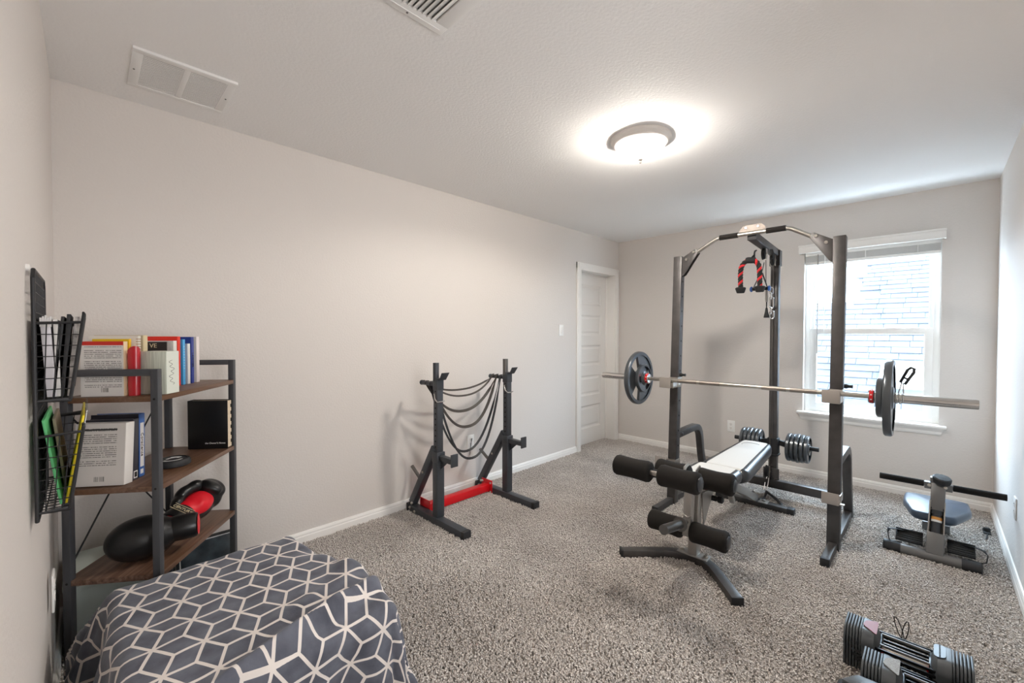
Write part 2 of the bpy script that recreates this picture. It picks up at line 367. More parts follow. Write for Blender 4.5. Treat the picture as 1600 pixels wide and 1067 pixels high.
# raised blind under its valance
bl = thing('window_blind', 'white slatted blind pulled up under its valance at the window top', 'blind', (X1 - .03, .41, WZ1)); m = W(bl)
m.bb((X1 - .062, WY0 - .022, 2.045), (X1 - .040, WY1 + .036, 2.118)); m.bb((X1 - .066, WY0 - .024, 2.100), (X1 - .040, WY1 + .038, 2.118)); m.bb((X1 - .040, WY0 - .022, 2.045), (X1 - .001, WY0 - .010, 2.117)); m.bb((X1 - .040, WY1 + .024, 2.045), (X1 - .001, WY1 + .036, 2.117))
obj('valance', m, MT['trim'], bl, .003)
m = W(bl); m.bb((X1 + .002, WY0 + .006, 2.022), (X1 + .05, WY1 - .006, 2.058)); obj('headrail', m, MT['plastic'], bl)
for i in range(9):
    z = 1.972 + i * .0056; m = W(bl); m.box((X1 + .028, (WY0 + WY1) / 2, z), (.048, WY1 - WY0 - .014, .0028), None); obj('slat', m, MT['vent'], bl)
m = W(bl); m.bb((X1 + .004, WY0 + .006, 1.942), (X1 + .052, WY1 - .006, 1.967)); obj('bottom_rail', m, MT['plastic'], bl, .004)
for y in (.10, .42, .70):
    m = W(bl); m.bb((X1 - .002, y - .0025, 1.94), (X1 + .003, y + .0025, 2.03)); obj('ladder_tape', m, MT['plastic'], bl)
m = W(bl); m.tube([(X1 - .006, .748, 2.03), (X1 - .006, .745, 1.14)], .0042, 8); obj('wand', m, MT['silver'], bl, label='grey tilt wand')
m = W(bl); m.tube([(X1 - .004, .70, 2.03), (X1 - .002, .699, 1.33)], .0016, 6); obj('pull_cord', m, MT['plastic'], bl)
# ---------------------------------------------------------------- neighbour's roof beyond the window
def shingle_mat():
    m = bpy.data.materials.new('asphalt_shingle'); m.use_nodes = True; t = NT(m); b = t.n['Principled BSDF']; p = t.pos()
    c = t.ramp(t.noise(2.4, 3, p), [(.3, hexl('#2d2f35')), (.55, hexl('#373940')), (.75, hexl('#404247'))]); g = t.noise(60, 2, p)
    n = t.new('ShaderNodeMix', data_type='RGBA', blend_type='MULTIPLY'); n.inputs[0].default_value = .5; t.l.new(c, n.inputs[6]); t.l.new(t.ramp(g, [(.3, (.6, .6, .6)), (.7, (1, 1, 1))]), n.inputs[7])
    t.l.new(n.outputs[2], b.inputs['Base Color']); b.inputs['Roughness'].default_value = .9; return m
MT['shingle'] = shingle_mat()
house = thing('neighbour_house', 'pale grey shingled roof of the next house seen through the window', 'house', (8, .5, -3))
SL = math.radians(36); ux, uz = math.cos(SL), math.sin(SL)
def roof_pt(s, y, up=0): return (6.2 + s * ux - up * uz, y, -.55 + s * uz + up * ux)
def roof_slab(name, s1, y0, y1):
    m = W(house); m.add([roof_pt(0, y0), roof_pt(s1, y0), roof_pt(s1, y1), roof_pt(0, y1), roof_pt(0, y0, -.15), roof_pt(s1, y0, -.15), roof_pt(s1, y1, -.15), roof_pt(0, y1, -.15)], [(0, 1, 2, 3), (7, 6, 5, 4), (0, 4, 5, 1), (1, 5, 6, 2), (2, 6, 7, 3), (3, 7, 4, 0)])
    return obj(name, m, MT['shingle'], house, smooth=False)
YS = 1.02                                    # rake edge between the high roof and the low one
hi = roof_slab('main_roof', 8.2, -6, YS); lo = roof_slab('lower_roof', 4.15, YS, 6)
EXP = .150; protos = []
for wv in (.26, .33, .40):
    m = MB(); m.add([(-.02, -wv / 2 + .003, .020), (-.02, wv / 2 - .003, .020), (EXP, wv / 2 - .003, .008), (EXP, -wv / 2 + .003, .008), (-.02, -wv / 2 + .003, 0), (-.02, wv / 2 - .003, 0)], [(0, 3, 2, 1), (0, 1, 5, 4), (0, 4, 3), (1, 2, 5), (4, 5, 2, 3)])
    me = m.mesh('shingle', smooth=False); me.materials.append(MT['shingle']); protos.append((wv, me))
rs = random.Random(3); single = 0; rest = W(house); RM = Matrix(((ux, 0, -uz, 0), (0, 1, 0, 0), (uz, 0, ux, 0), (0, 0, 0, 1)))
for row in range(54):
    s = row * EXP; y = -3.2 + (row % 2) * .17
    ymax = YS if s > 4.0 else 2.6
    while y < ymax:
        wv, me = rs.choice(protos); q = roof_pt(s, y + wv / 2)
        near = .2 <= s <= 5.0 and -.45 <= y <= 2.1
        M = Matrix.Translation(Vector(q)) @ RM @ Matrix.Translation((0, 0, rs.random() * .006))
        if y + wv > ymax + .05: break
        if near and single < 300:
            o = bpy.data.objects.new('shingle', me); C.objects.link(o); o.parent = house; o.matrix_local = INV[house.name] @ M; single += 1
        else: rest.add([v.co for v in me.vertices], [tuple(p.vertices) for p in me.polygons], M)
        y += wv
st = obj('shingle_field', rest, MT['shingle'], house, smooth=False); st['kind'] = 'stuff'
m = W(house); M = Matrix.Translation(roof_pt(2.05, .30)) @ RM; m.box((0, 0, .06), (.30, .42, .12), M); m.box((.02, 0, .13), (.36, .46, .03), M); obj('roof_vent', m, MT['plastic'], house, .01, label='white box vent')
m = W(house); m.bb((6.25, -6, -4), (13, 6, -.62)); obj('wall', m, MT['wall'], house)
# ---------------------------------------------------------------- ceiling: light, return grille, supply register
lt = thing('ceiling_light', 'round flush ceiling light with a glowing ribbed glass bowl', 'lamp', LAMP); m = MB()
m.lathe([(.0, 0), (.168, 0), (.170, -.006), (.166, -.016), (.150, -.026), (.147, -.034), (.140, -.038), (.0, -.038)][::-1], None, 48); obj('ceiling_pan', m, mat('lamp_nickel', '#efeae5', .45, 0), lt)
m = MB(); pr = []
for i in range(0, 15):
    a = math.radians(90 * i / 14); pr.append((.138 * math.cos(a), -.036 - .078 * math.sin(a)))
m.lathe(pr, None, 64); obj('glass_bowl', m, MT['lampglass'], lt, ang=60)
m = MB(); m.lathe([(.0, -.142), (.006, -.139), (.007, -.133), (.004, -.129), (.013, -.122), (.014, -.117), (.006, -.112), (0, -.112)], None, 20); obj('finial', m, MT['steel'], lt)
for i, a in enumerate((.6, 2.7, 4.8)):
    m = MB(); p = Vector((.065 * math.cos(a), .065 * math.sin(a), -.066)); m.lathe([(.012, -.02), (.024, -.002), (.027, .012), (.02, .028), (0, .034)], axis(p - Vector((math.cos(a), math.sin(a), 0)) * .02, (math.cos(a), math.sin(a), -.1)), 16); obj('bulb', m, MT['bulb'], lt)
for i, a in enumerate((.6, 2.7, 4.8)):       # bulbs: part of the light is thrown down by the pan, part spreads all round
    for kind, share in (('POINT', .36), ('SPOT', .64)):
        ld = bpy.data.lights.new('bulb_light', kind); ld.energy = LAMP_W / 3 * share; ld.color = (1, .955, .905); ld.shadow_soft_size = .035
        if kind == 'SPOT': ld.spot_size = math.radians(172); ld.spot_blend = .35
        lo_ = bpy.data.objects.new('bulb_light', ld); C.objects.link(lo_); lo_.location = LAMP + Vector((.065 * math.cos(a), .065 * math.sin(a), -.064))
pl = bpy.data.lights.new('window_portal', 'AREA'); pl.shape = 'RECTANGLE'; pl.size = WY1 - WY0; pl.size_y = WZ1 - WZ0; pl.cycles.is_portal = True
po = bpy.data.objects.new('window_portal', pl); C.objects.link(po); po.matrix_world = axis((X1 + T + .01, (WY0 + WY1) / 2, (WZ0 + WZ1) / 2), (1, 0, 0), (0, 1, 0))
gr = thing('return_grille', 'white twin panel return air grille in the ceiling above the shelf corner', 'vent', (.317, 2.405, H)); Z = H
m = W(gr)
gx0, gx1, gy0, gy1 = .140, .494, 2.228, 2.578
m.bb((gx0, gy0, Z - .012), (gx1, gy0 + .030, Z)); m.bb((gx0, gy1 - .030, Z - .012), (gx1, gy1, Z)); m.bb((gx0, gy0 + .0295, Z - .0119), (gx0 + .034, gy1 - .0295, Z)); m.bb((gx1 - .034, gy0 + .0295, Z - .0119), (gx1, gy1 - .0295, Z)); gm = (gx0 + gx1) / 2
m.bb((gm - .011, gy0 + .0295, Z - .0119), (gm + .011, gy1 - .0295, Z)); obj('frame', m, MT['vent'], gr, .002)
m = W(gr); m.bb((gx0 + .02, gy0 + .02, Z - .0012), (gx1 - .02, gy1 - .02, Z - .0002)); obj('backing', m, MT['ventdark'], gr)
for a, b in ((gx0 + .034, gm - .011), (gm + .011, gx1 - .034)):
    m = W(gr)
    for i in range(21):
        y = gy0 + .033 + i * (gy1 - gy0 - .066) / 20; m.box((0, 0, 0), (b - a, .0104, .0012), Matrix.Translation(((a + b) / 2, y, Z - .0085)) @ Matrix.Rotation(math.radians(0), 4, 'X'))
    o = obj('louvre_panel', m, MT['vent'], gr, smooth=False); o['kind'] = 'stuff'
for x in (gx0 + .014, gx1 - .014):
    m = W(gr); m.lathe([(.004, 0), (.003, .002), (0, .0025)], axis((x, (gy0 + gy1) / 2, Z - .012), (0, 0, -1)), 10); obj('screw', m, MT['ventdark'], gr)
sv = thing('supply_register', 'white ceiling register with wide slanted louvres cut off by the top edge', 'vent', (.78, 1.11, H)); m = W(sv)
sx0, sx1, sy0, sy1 = .610, .949, .955, 1.325
m.bb((sx0, sy0, Z - .010), (sx1, sy0 + .045, Z)); m.bb((sx0, sy1 - .045, Z - .010), (sx1, sy1, Z)); m.bb((sx0, sy0 + .0445, Z - .0099), (sx0 + .05, sy1 - .0445, Z)); m.bb((sx1 - .05, sy0 + .0445, Z - .0099), (sx1, sy1 - .0445, Z))
m.bb((sx0 + .02, sy1 - .024, Z - .013), (sx1 - .02, sy1 - .021, Z - .008)); obj('frame', m, MT['vent'], sv, .003)
m = W(sv); m.bb((sx0 + .03, sy0 + .03, Z - .0012), (sx1 - .03, sy1 - .03, Z - .0002)); obj('backing', m, MT['ventdark'], sv)
for i in range(12):
    x = sx0 + .064 + i * (sx1 - sx0 - .128) / 11; m = W(sv); m.box((0, 0, 0), (.022, sy1 - sy0 - .09, .0018), Matrix.Translation((x, (sy0 + sy1) / 2, Z - .0085)) @ Matrix.Rotation(math.radians(-28), 4, 'Y')); obj('slat', m, MT['vent'], sv, smooth=False)
m = W(sv); m.lathe([(.004, 0), (.003, .002), (0, .0025)], axis((.80, sy1 - .012, Z - .010), (0, 0, -1)), 10); obj('screw', m, MT['ventdark'], sv)
# ---------------------------------------------------------------- plates on the walls
def wall_plate(kind, label, p, n, gang='outlet', w=.072, h=.116):
    t = thing(kind, label, 'switch' if gang == 'switch' else 'outlet', M=axis(p, n, (0, 0, 1) if False else Vector((0, 0, 1)).cross(Vector(n)))); m = MB()
    m.box((0, 0, .003), (w, h, .006)); obj('cover_plate', m, MT['plastic'], t, .003)
    if gang == 'switch':
        m = MB(); m.box((0, 0, .0065), (.033, .066, .004)); obj('rocker', m, MT['trim'], t, .002)
    else:
        for s in (-1, 1):
            m = MB(); m.lathe([(.0165, .004), (.0165, .0075), (0, .0078)], Matrix.Translation((0, s * .0195, 0)), 20); so = obj('socket', m, MT['trim'], t)
            m = MB()
            for x, hh in ((-.0055, .008), (.0055, .0065)): m.box((x, s * .0195 + .003, .0079), (.0018, hh, .0006))
            m.box((0, s * .0195 - .008, .0079), (.004, .004, .0006)); obj('slot', m, MT['dark'], so)
    return t
wall_plate('light_switch', 'white rocker light switch on the wall left of the door', (3.517, Y1, 1.352), (0, -1, 0), 'switch')
wall_plate('wall_outlet', 'white outlet low on the window wall between the rack posts', (X1, 1.462, .372), (-1, 0, 0))
so = wall_plate('wall_outlet', 'white outlet behind the hanging bands of the squat stand', (2.288, Y1, .40), (0, -1, 0))
m = MB(); m.tube([(.0, .02, .012), (0, .03, .02), (-.012, -.01, .022), (-.012, -.06, .012), (-.012, -.11, .006)], .0022, 6); obj('plug_lead', m, MT['rubber'], so)
wall_plate('wall_outlet', 'white outlet on the right wall near the rowing seat', (3.484, Y0, .388), (0, 1, 0))
wall_plate('wall_outlet', 'white outlet on the left wall behind the steel shelf post', (X0 + .010, 2.04, .47), (1, 0, 0), w=.074, h=.12)
# ---------------------------------------------------------------- carpet pile (stuff): tufts scattered over the floor
ng = bpy.data.node_groups.new('pile', 'GeometryNodeTree'); ng.interface.new_socket('Geometry', in_out='INPUT', socket_type='NodeSocketGeometry'); ng.interface.new_socket('Geometry', in_out='OUTPUT', socket_type='NodeSocketGeometry')
gn = ng.nodes; gi = gn.new('NodeGroupInput'); go = gn.new('NodeGroupOutput'); ds = gn.new('GeometryNodeDistributePointsOnFaces'); ds.inputs['Density'].default_value = 24000
ip = gn.new('GeometryNodeInstanceOnPoints'); co = gn.new('GeometryNodeMeshCone'); co.inputs['Vertices'].default_value = 5; co.inputs['Radius Top'].default_value = .0030; co.inputs['Radius Bottom'].default_value = .0032; co.inputs['Depth'].default_value = .014
sm = gn.new('GeometryNodeSetMaterial'); sm.inputs['Material'].default_value = MT['carpet']; rv = gn.new('FunctionNodeRandomValue'); rv.data_type = 'FLOAT_VECTOR'; rv.inputs[0].default_value = (-.65, -.65, 0); rv.inputs[1].default_value = (.65, .65, 6.28)
rsn = gn.new('FunctionNodeRandomValue'); rsn.data_type = 'FLOAT'; rsn.inputs[2].default_value = .7; rsn.inputs[3].default_value = 1.35
L = ng.links.new; L(gi.outputs[0], ds.inputs['Mesh']); L(ds.outputs['Points'], ip.inputs['Points']); L(co.outputs['Mesh'], sm.inputs['Geometry']); L(sm.outputs[0], ip.inputs['Instance']); L(rv.outputs[0], ip.inputs['Rotation']); L(rsn.outputs[1], ip.inputs['Scale']); L(ip.outputs[0], go.inputs[0])
m = MB(); m.add([(X0 + .012, Y0 + .014, .002), (X1 - .014, Y0 + .014, .002), (X1 - .014, Y1 - .014, .002), (X0 + .012, Y1 - .014, .002), (DX0 + .014, Y1 - .0138, .002), (DX1 - .014, Y1 - .0138, .002), (DX1 - .014, yd + .03, .002), (DX0 + .014, yd + .03, .002)], [(0, 1, 2, 3), (4, 5, 6, 7)])
pile = obj('carpet_pile', m, MT['carpet']); tag(pile, 'speckled grey brown carpet pile over the whole floor', 'carpet', kind='stuff')
md = pile.modifiers.new('pile', 'NODES'); md.node_group = ng
# ---------------------------------------------------------------- squat stand by the long wall
def sq(mb, a, b, w, h=None, up=(0, 0, 1)): return mb.bar([a, b], w, h or w, up)
def cyl(mb, a, b, r, seg=16): return mb.tube([a, b], r, seg)
def bolt(mb, p, n, r=.009, l=.007):
    mb.lathe([(r, 0), (r, l * .6), (r * .7, l), (0, l)], axis(p, n), 8); return mb
ss = thing('squat_stand', 'dark grey adjustable squat stand with a red crossbeam against the long wall', 'squat stand', (2.02, 2.42, 0)); SB = MT['standb']
LX, RX, UY = 1.698, 2.362, 2.405
for x, sx in ((LX - .010, 1), (RX - .012, -1)):
    m = W(ss); sq(m, (x, 2.095, .030), (x, 2.735, .030), .058, .058); obj('foot', m, SB, ss, .003)
    m = W(ss); m.box((x, 2.093, .030), (.062, .030, .062)); obj('foot_cap', m, MT['cap'], ss, .004)
    m = W(ss); m.box((x, 2.735, .032), (.066, .034, .066)); obj('foot_cap', m, MT['cap'], ss, .004)
for x, sx in ((LX, 1), (RX, -1)):
    m = W(ss); sq(m, (x, UY, .058), (x, UY, .470), .058, .058, (0, 1, 0)); obj('outer_upright', m, SB, ss, .003)
    m = W(ss); sq(m, (x, UY, .435), (x, UY, .505), .066, .066, (0, 1, 0)); obj('collar', m, SB, ss, .003)
    m = W(ss); sq(m, (x, UY, .50), (x, UY, 1.005), .048, .048, (0, 1, 0)); up = obj('inner_upright', m, SB, ss, .003)
    m = W(ss)
    for i in range(11): m.lathe([(.006, 0), (.006, .0008), (0, .0008)], axis((x - .0241, UY, .54 + i * .038), (-1, 0, 0)), 10)
    obj('adjustment_holes', m, MT['dark'], up)
    m = W(ss); sq(m, (x, UY, .930), (x, UY, 1.000), .054, .054, (0, 1, 0)); obj('top_sleeve', m, SB, ss, .002)
    m = W(ss); m.tube([(x - .010, UY + .012, .99), (x - .010, UY + .012, 1.115)], .021, 18); obj('post_tube', m, MT['steeltube'] if x == RX else SB, ss)
    m = W(ss); m.box((x, UY - .020, 1.005), (.050, .060, .012)); m.add([(x - .028, UY - .046, 1.0), (x + .028, UY - .046, 1.0), (x + .032, UY - .082, 1.052), (x - .032, UY - .082, 1.052), (x - .028, UY - .052, 1.0), (x + .028, UY - .052, 1.0), (x + .032, UY - .088, 1.052), (x - .032, UY - .088, 1.052)], [(0, 1, 2, 3), (7, 6, 5, 4), (0, 4, 5, 1), (1, 5, 6, 2), (2, 6, 7, 3), (3, 7, 4, 0)]); obj('bar_cradle', m, SB, ss, .002)
    m = W(ss); m.tube([(x - .03, UY + .005, .905), (x - .034, UY - .012, .868), (x - .030, UY - .034, .852), (x, UY - .040, .852), (x + .026, UY - .036, .856)], .0045, 8); obj('pin', m, MT['chrome'], ss, label='chrome locking pin')
    m = W(ss); sq(m, (x, UY + .022, .965), (x, UY + .20, .965), .026, .026); m.lathe([(.018, 0), (.018, .010), (0, .012)], axis((x, UY + .195, .965), (0, 1, 0)), 14); obj('band_peg', m, SB, ss, .002)
    m = W(ss); sq(m, (x, UY - .02, .468), (x, 2.232, .468), .038, .034); m.box((x, 2.226, .478), (.056, .010, .084)); m.add([(x - .003, UY - .03, .455), (x - .003, 2.29, .455), (x - .003, UY - .03, .385), (x + .003, UY - .03, .455), (x + .003, 2.29, .455), (x + .003, UY - .03, .385)], [(0, 1, 2), (5, 4, 3), (0, 3, 4, 1), (1, 4, 5, 2), (2, 5, 3, 0)]); obj('spotter_arm', m, SB, ss, .002)
    bx = x - .006; m = W(ss); sq(m, (bx, 2.715, .07), (bx, 2.425, .53), .050, .050, (0, 1, .6)); obj('brace', m, SB, ss, .003)
    d = Vector((0, .46, .29)).normalized(); p = Vector((bx, 2.60, .255)); m = W(ss); cyl(m, p, p + Vector((0, .128, .078)) , .0125); obj('weight_peg', m, MT['steeltube'], ss)
    m = W(ss)
    for yy, zz in ((2.70, .045), (2.64, .030), (2.675, .085)): bolt(m, (x - .041, yy, zz), (-1, 0, 0), .011, .010)
    bolt(m, (bx - .026, 2.55, .335), (-1, 0, 0)); obj('bolt', m, MT['steel'], ss)
m = W(ss); sq(m, (LX + .025, 2.60, .052), (RX - .030, 2.60, .052), .058, .058); obj('crossbeam', m, MT['red'], ss, .003, 'bright red crossbeam')
for x in (LX + .0225, RX - .0425):
    m = W(ss); m.box((x, 2.60, .060), (.008, .125, .110)); cp = obj('end_plate', m, MT['red'], ss, .002)
    m = W(ss)
    for yy, zz in ((2.553, .095), (2.648, .095), (2.553, .022)): bolt(m, (x + (-.004 if x > 2 else .004), yy, zz), (-1 if x > 2 else 1, 0, 0), .009, .009)
    obj('bolt', m, MT['steel'], cp)
# resistance bands slung between the two rear pegs
MT['band'] = mat('brown_black_latex', '#3a342f', .55); MT['band2'] = mat('black_latex', '#232326', .5)
LAB = ['narrow dark band hanging highest between the pegs of the squat stand', 'wide brown black band hanging in the middle between the squat stand pegs', 'black band hanging lowest between the pegs of the squat stand']
for i, (s1, s2, w, y) in enumerate(((.085, .130, .014, 2.580), (.245, .360, .022, 2.535), (.545, .590, .018, 2.485))):
    pts = []; n = 26; px0, px1 = LX + .006, RX - .004
    for k in range(n + 1):
        t = k / n; pts.append((px0 + (px1 - px0) * t - .016 * (1 - t) + .016 * t, y + .012 * math.sin(PI * t) + .01 * i * t, .968 - s1 * (1 - abs(2 * t - 1) ** 2.2)))
    for a in (60, 120): pts.append((px1 + .018 * math.cos(math.radians(a - 45)), y, .965 + .020 * math.sin(math.radians(a))))
    for k in range(n + 1):
        t = 1 - k / n; pts.append((px0 + (px1 - px0) * t + .012 * (1 - t) - .012 * t, y - .02 - .02 * math.sin(PI * t), .972 - s2 * (1 - abs(2 * t - 1) ** 2.3)))
    for a in (60, 120): pts.append((px0 - .018 * math.cos(math.radians(a - 45)), y, .965 + .020 * math.sin(math.radians(a))))
    m = MB(); m.sweep(pts, [(-w / 2, -.0022), (w / 2, -.0022), (w / 2, .0022), (-w / 2, .0022)], lambda q, P=pts: Vector((0, -.9, .8)) if .05 < abs(P[q][0] - LX) and abs(P[q][0] - RX) > .05 else Vector(((P[q][0] - (LX if P[q][0] < 2 else RX)) * 2, 0.1, .3)), closed=True)
    tag(obj('resistance_band', m, MT['band'] if i < 2 else MT['band2'], ang=60), LAB[i], 'band', 'resistance bands on the squat stand')
# ---------------------------------------------------------------- power rack with lat mast
rk = thing('power_rack', 'tall charcoal power rack with pull-up bar and cable mast before the window wall', 'rack', (3.45, .92, 0)); RB = MT['rack']
def ux_(z): return 3.155 + .092 * z / 1.915          # front face of the leaning uprights
RY = (1.4195, .4165)
for side, y in enumerate(RY):
    inn = -1 if side == 0 else 1
    a, b = Vector((ux_(0) + .032, y, .0)), Vector((ux_(1.915) + .032, y, 1.915)); d = (b - a).normalized()
    m = W(rk); m.bar([a, b], .064, .064, (1, 0, 0)); up = obj('upright', m, RB, rk, .004)
    m = W(rk)
    for i in range(13):
        z = .34 + i * .115; m.lathe([(.0075, 0), (.0075, .0006), (0, .0006)], axis((ux_(z) + .032, y + inn * .0322, z), (0, inn, 0)), 12)
    obj('adjustment_holes', m, MT['dark'], up)
    m = W(rk); m.bar([(2.905, y, .030), (3.85, y, .030)], .042, .058); obj('base_rail', m, RB, rk, .003)
    m = W(rk); m.box((2.902, y, .030), (.02, .044, .060)); obj('rail_cap', m, MT['cap'], rk, .002)
    pts = [(ux_(.53) + .064, y, .528), (3.50, y, .535)] + [(3.60 + .115 * math.sin(math.radians(k)), y, .420 + .115 * math.cos(math.radians(k))) for k in (5, 25, 45, 65, 80)] + [(3.745, y, .30), (3.845, y, .002)]
    m = W(rk); m.bar(pts, .050, .050, (0, 1, 0)); obj('side_arch', m, RB, rk, .003)
    m = W(rk); px = ux_(.50) + .062; m.prism([(px, .50), (px + .10, .505), (px + .10, .515), (px, .44)], .006, Matrix(((1, 0, 0, 0), (0, 0, 1, y - .003), (0, 1, 0, 0), (0, 0, 0, 1)))); bolt(m, (px + .055, y + inn * .025, .53), (0, inn, 0), .012, .010); obj('gusset', m, RB, rk)
    # triangular bracket carrying the pull-up bar
    bxp = ux_(1.87) + .030; t0 = y + inn * .032
    poly = [(t0, 1.90), (t0, 1.76), (t0 + inn * .018, 1.77), (t0 + inn * .120, 1.925), (t0 + inn * .110, 1.955), (t0 + inn * .095, 1.955)]
    for xx in (bxp - .022, bxp + .016):
        m = W(rk); m.prism(poly if inn > 0 else poly[::-1], .006, Matrix(((0, 0, 1, xx), (1, 0, 0, 0), (0, 1, 0, 0), (0, 0, 0, 1)))); br = obj('corner_bracket', m, RB, rk, .001)
        m = W(rk)
        for yy, zz in ((t0 + inn * .035, 1.885), (t0 + inn * .088, 1.933)): bolt(m, (xx - .0005, yy, zz), (-1, 0, 0), .011, .008)
        obj('bolt', m, MT['steel'], br)
    # upper bar catch: sleeve with an upturned lip in front
    z0 = .905; fx = ux_(z0); m = W(rk); m.bb((fx - .004, y - .034, z0), (fx + .070, y + .036, z0 + .075)); m.bb((fx - .084, y - .032, z0), (fx - .002, y + .032, z0 + .0425)); obj('catch_sleeve', m, MT['steel'], rk, .003)
    oy = y + (.030 if side == 0 else .012); m = W(rk); m.bb((fx - .092, oy - .045, z0 - .002), (fx - .0845, oy + .045, z0 + .078)); obj('catch_lip', m, MT['beige'], rk, .004, 'flat beige grey catch plate')
    m = W(rk); m.lathe([(.012, 0), (.014, .010), (.009, .022), (.009, .034), (.012, .040), (0, .042)], axis((fx + .03, y - .036, z0 + .095), (0, -1, 0)), 12); obj('pull_pin', m, MT['rubber'], rk)
    # lower safety catch
    z1 = .292; fx = ux_(z1); oy = y + (.075 if side == 0 else .010); m = W(rk); m.bb((fx - .018, y - .036, z1 + .012), (fx + .068, y + .036, z1 + .06)); m.bb((fx - .030, y - .055, z1 + .005), (fx - .004, y + .040, z1 + .014)); obj('safety_sleeve', m, MT['steel'], rk, .003)
    m = W(rk); m.bb((fx - .034, oy - .040, z1), (fx - .026, oy + .046, z1 + .070)); obj('safety_lip', m, MT['beige'], rk, .004, 'flat beige grey safety plate')
# pull-up bar, chrome with two black grips
bx = 3.272; pb = [(bx, RY[0] - .110, 1.915), (bx, RY[0] - .135, 1.932), (bx, 1.155, 2.005), (bx, 1.120, 2.016), (bx, .705, 2.016), (bx, .670, 2.005), (bx, RY[1] + .135, 1.932), (bx, RY[1] + .110, 1.915)]
m = W(rk); m.tube(pb, .0145, 16); obj('pull_up_bar', m, MT['steel'], rk)
for a, b in ((1.118, .995), (.818, .702)):
    m = W(rk); m.tube([(bx, a, 2.016), (bx, b, 2.016)], .0185, 18); obj('grip', m, MT['foam'], rk, label='black foam bar grip')
m = W(rk); m.prism([(.99, 2.024), (.825, 2.024), (.825, 2.05), (.85, 2.075), (.955, 2.075), (.985, 2.045)], .006, Matrix(((0, 0, 1, bx - .002), (1, 0, 0, 0), (0, 1, 0, 0), (0, 0, 0, 1)))); tp = obj('top_plate', m, MT['topplate'], rk, .001, 'light satin bracket plate')
m = W(rk)
for y in (.945, .868): bolt(m, (bx - .002, y, 2.056), (-1, 0, 0), .009, .006)
obj('bolt', m, MT['chrome'], tp)
MY = .912; MX = 3.925
m = W(rk); m.bar([(bx + .020, MY, 2.000), (MX + .02, MY, 1.960)], .055, .055); obj('top_beam', m, RB, rk, .004); m = W(rk); m.box((bx + .019, MY, 2.0), (.006, .057, .057)); obj('beam_cap', m, MT['cap'], rk, .002)
m = W(rk); m.bar([(MX, MY, .085), (MX, MY, 1.94)], .058, .056, (1, 0, 0)); obj('mast', m, RB, rk, .004)
m = W(rk); m.bb((MX - .034, MY - .036, 1.86), (MX - .028, MY + .036, 1.985)); m.bb((MX - .034, MY - .034, 1.86), (MX + .045, MY - .030, 1.985)); m.bb((MX - .034, MY + .030, 1.86), (MX + .045, MY + .034, 1.985)); bolt(m, (MX - .034, MY, 1.89), (-1, 0, 0), .012, .01); obj('mast_bracket', m, RB, rk)
m = W(rk); m.bar([(3.885, RY[0] + .0, .115), (3.885, RY[1] - .0, .115)], .055, .064); obj('rear_crossbar', m, RB, rk, .003)
m = W(rk); m.box((MX - .035, MY + .006, .17), (.012, .11, .13)); bolt(m, (MX - .041, MY + .035, .20), (-1, 0, 0), .011, .009); bolt(m, (MX - .041, MY - .03, .15), (-1, 0, 0), .011, .009); bolt(m, (MX - .029, MY, .26), (-1, 0, 0), .012, .009); obj('mast_foot_plate', m, RB, rk, .002)
# sliding weight carriage
m = W(rk); m.bar([(MX, MY, .345), (MX, MY, .475)], .074, .074, (1, 0, 0)); m.bar([(MX, MY, .335), (MX, MY, .350)], .082, .082, (1, 0, 0)); obj('carriage_sleeve', m, MT['cap'], rk, .004)
CX, CZ = 3.955, .425
for inn in (-1, 1):
    y0 = MY + inn * .036; m = W(rk); sq(m, (MX + .01, y0, .440), (CX, y0 + inn * .055, CZ), .040, .040); cyl(m, (CX, y0 + inn * .045, CZ), (CX, y0 + inn * .262, CZ), .0165); obj('weight_horn', m, MT['cap'], rk)
# pulleys and cable
def pulley(p, n, r=.043):
    m = W(rk); m.lathe([(.010, -.011), (r, -.011), (r - .006, 0), (r, .011), (.010, .011)], axis(p, n), 24); obj('pulley', m, MT['rubber'], rk)
    m = W(rk); M = axis(p, n); m.box((0, 0, .014), (.03, .09, .004), M); m.box((0, 0, -.014), (.03, .09, .004), M); m.lathe([(.009, -.02), (.009, .02)], M, 10); obj('pulley_bracket', m, MT['steel'], rk)
pulley((3.60, MY, 1.915), (0, 1, 0)); pulley((MX - .075, MY, 1.90), (0, 1, 0)); pulley((MX - .080, MY + .02, .215), (0, 1, 0), .047)
m = W(rk); m.tube([(3.645, MY, 1.90), (3.655, MY, 1.70)] , .0028, 6); m.tube([(MX - .058, MY + .002, 1.90), (MX - .055, MY + .012, .50), (MX - .05, MY + .016, .22)], .0028, 6); m.tube([(MX - .036, MY + .003, 1.90), (MX - .036, MY + .003, .47)], .0025, 6); obj('cable', m, MT['cable'], rk)
m = W(rk); m.tube([(3.58, MY + .045, 1.948), (3.58, MY + .058, 1.942), (3.582, MY + .062, 1.925), (3.582, MY + .062, 1.865)], .006, 8); m.tube([(3.64, MY - .030, 1.950), (3.64, MY - .042, 1.946), (3.64, MY - .046, 1.93), (3.64, MY - .046, 1.88)], .006, 8); obj('hanger_hook', m, MT['black'], rk)
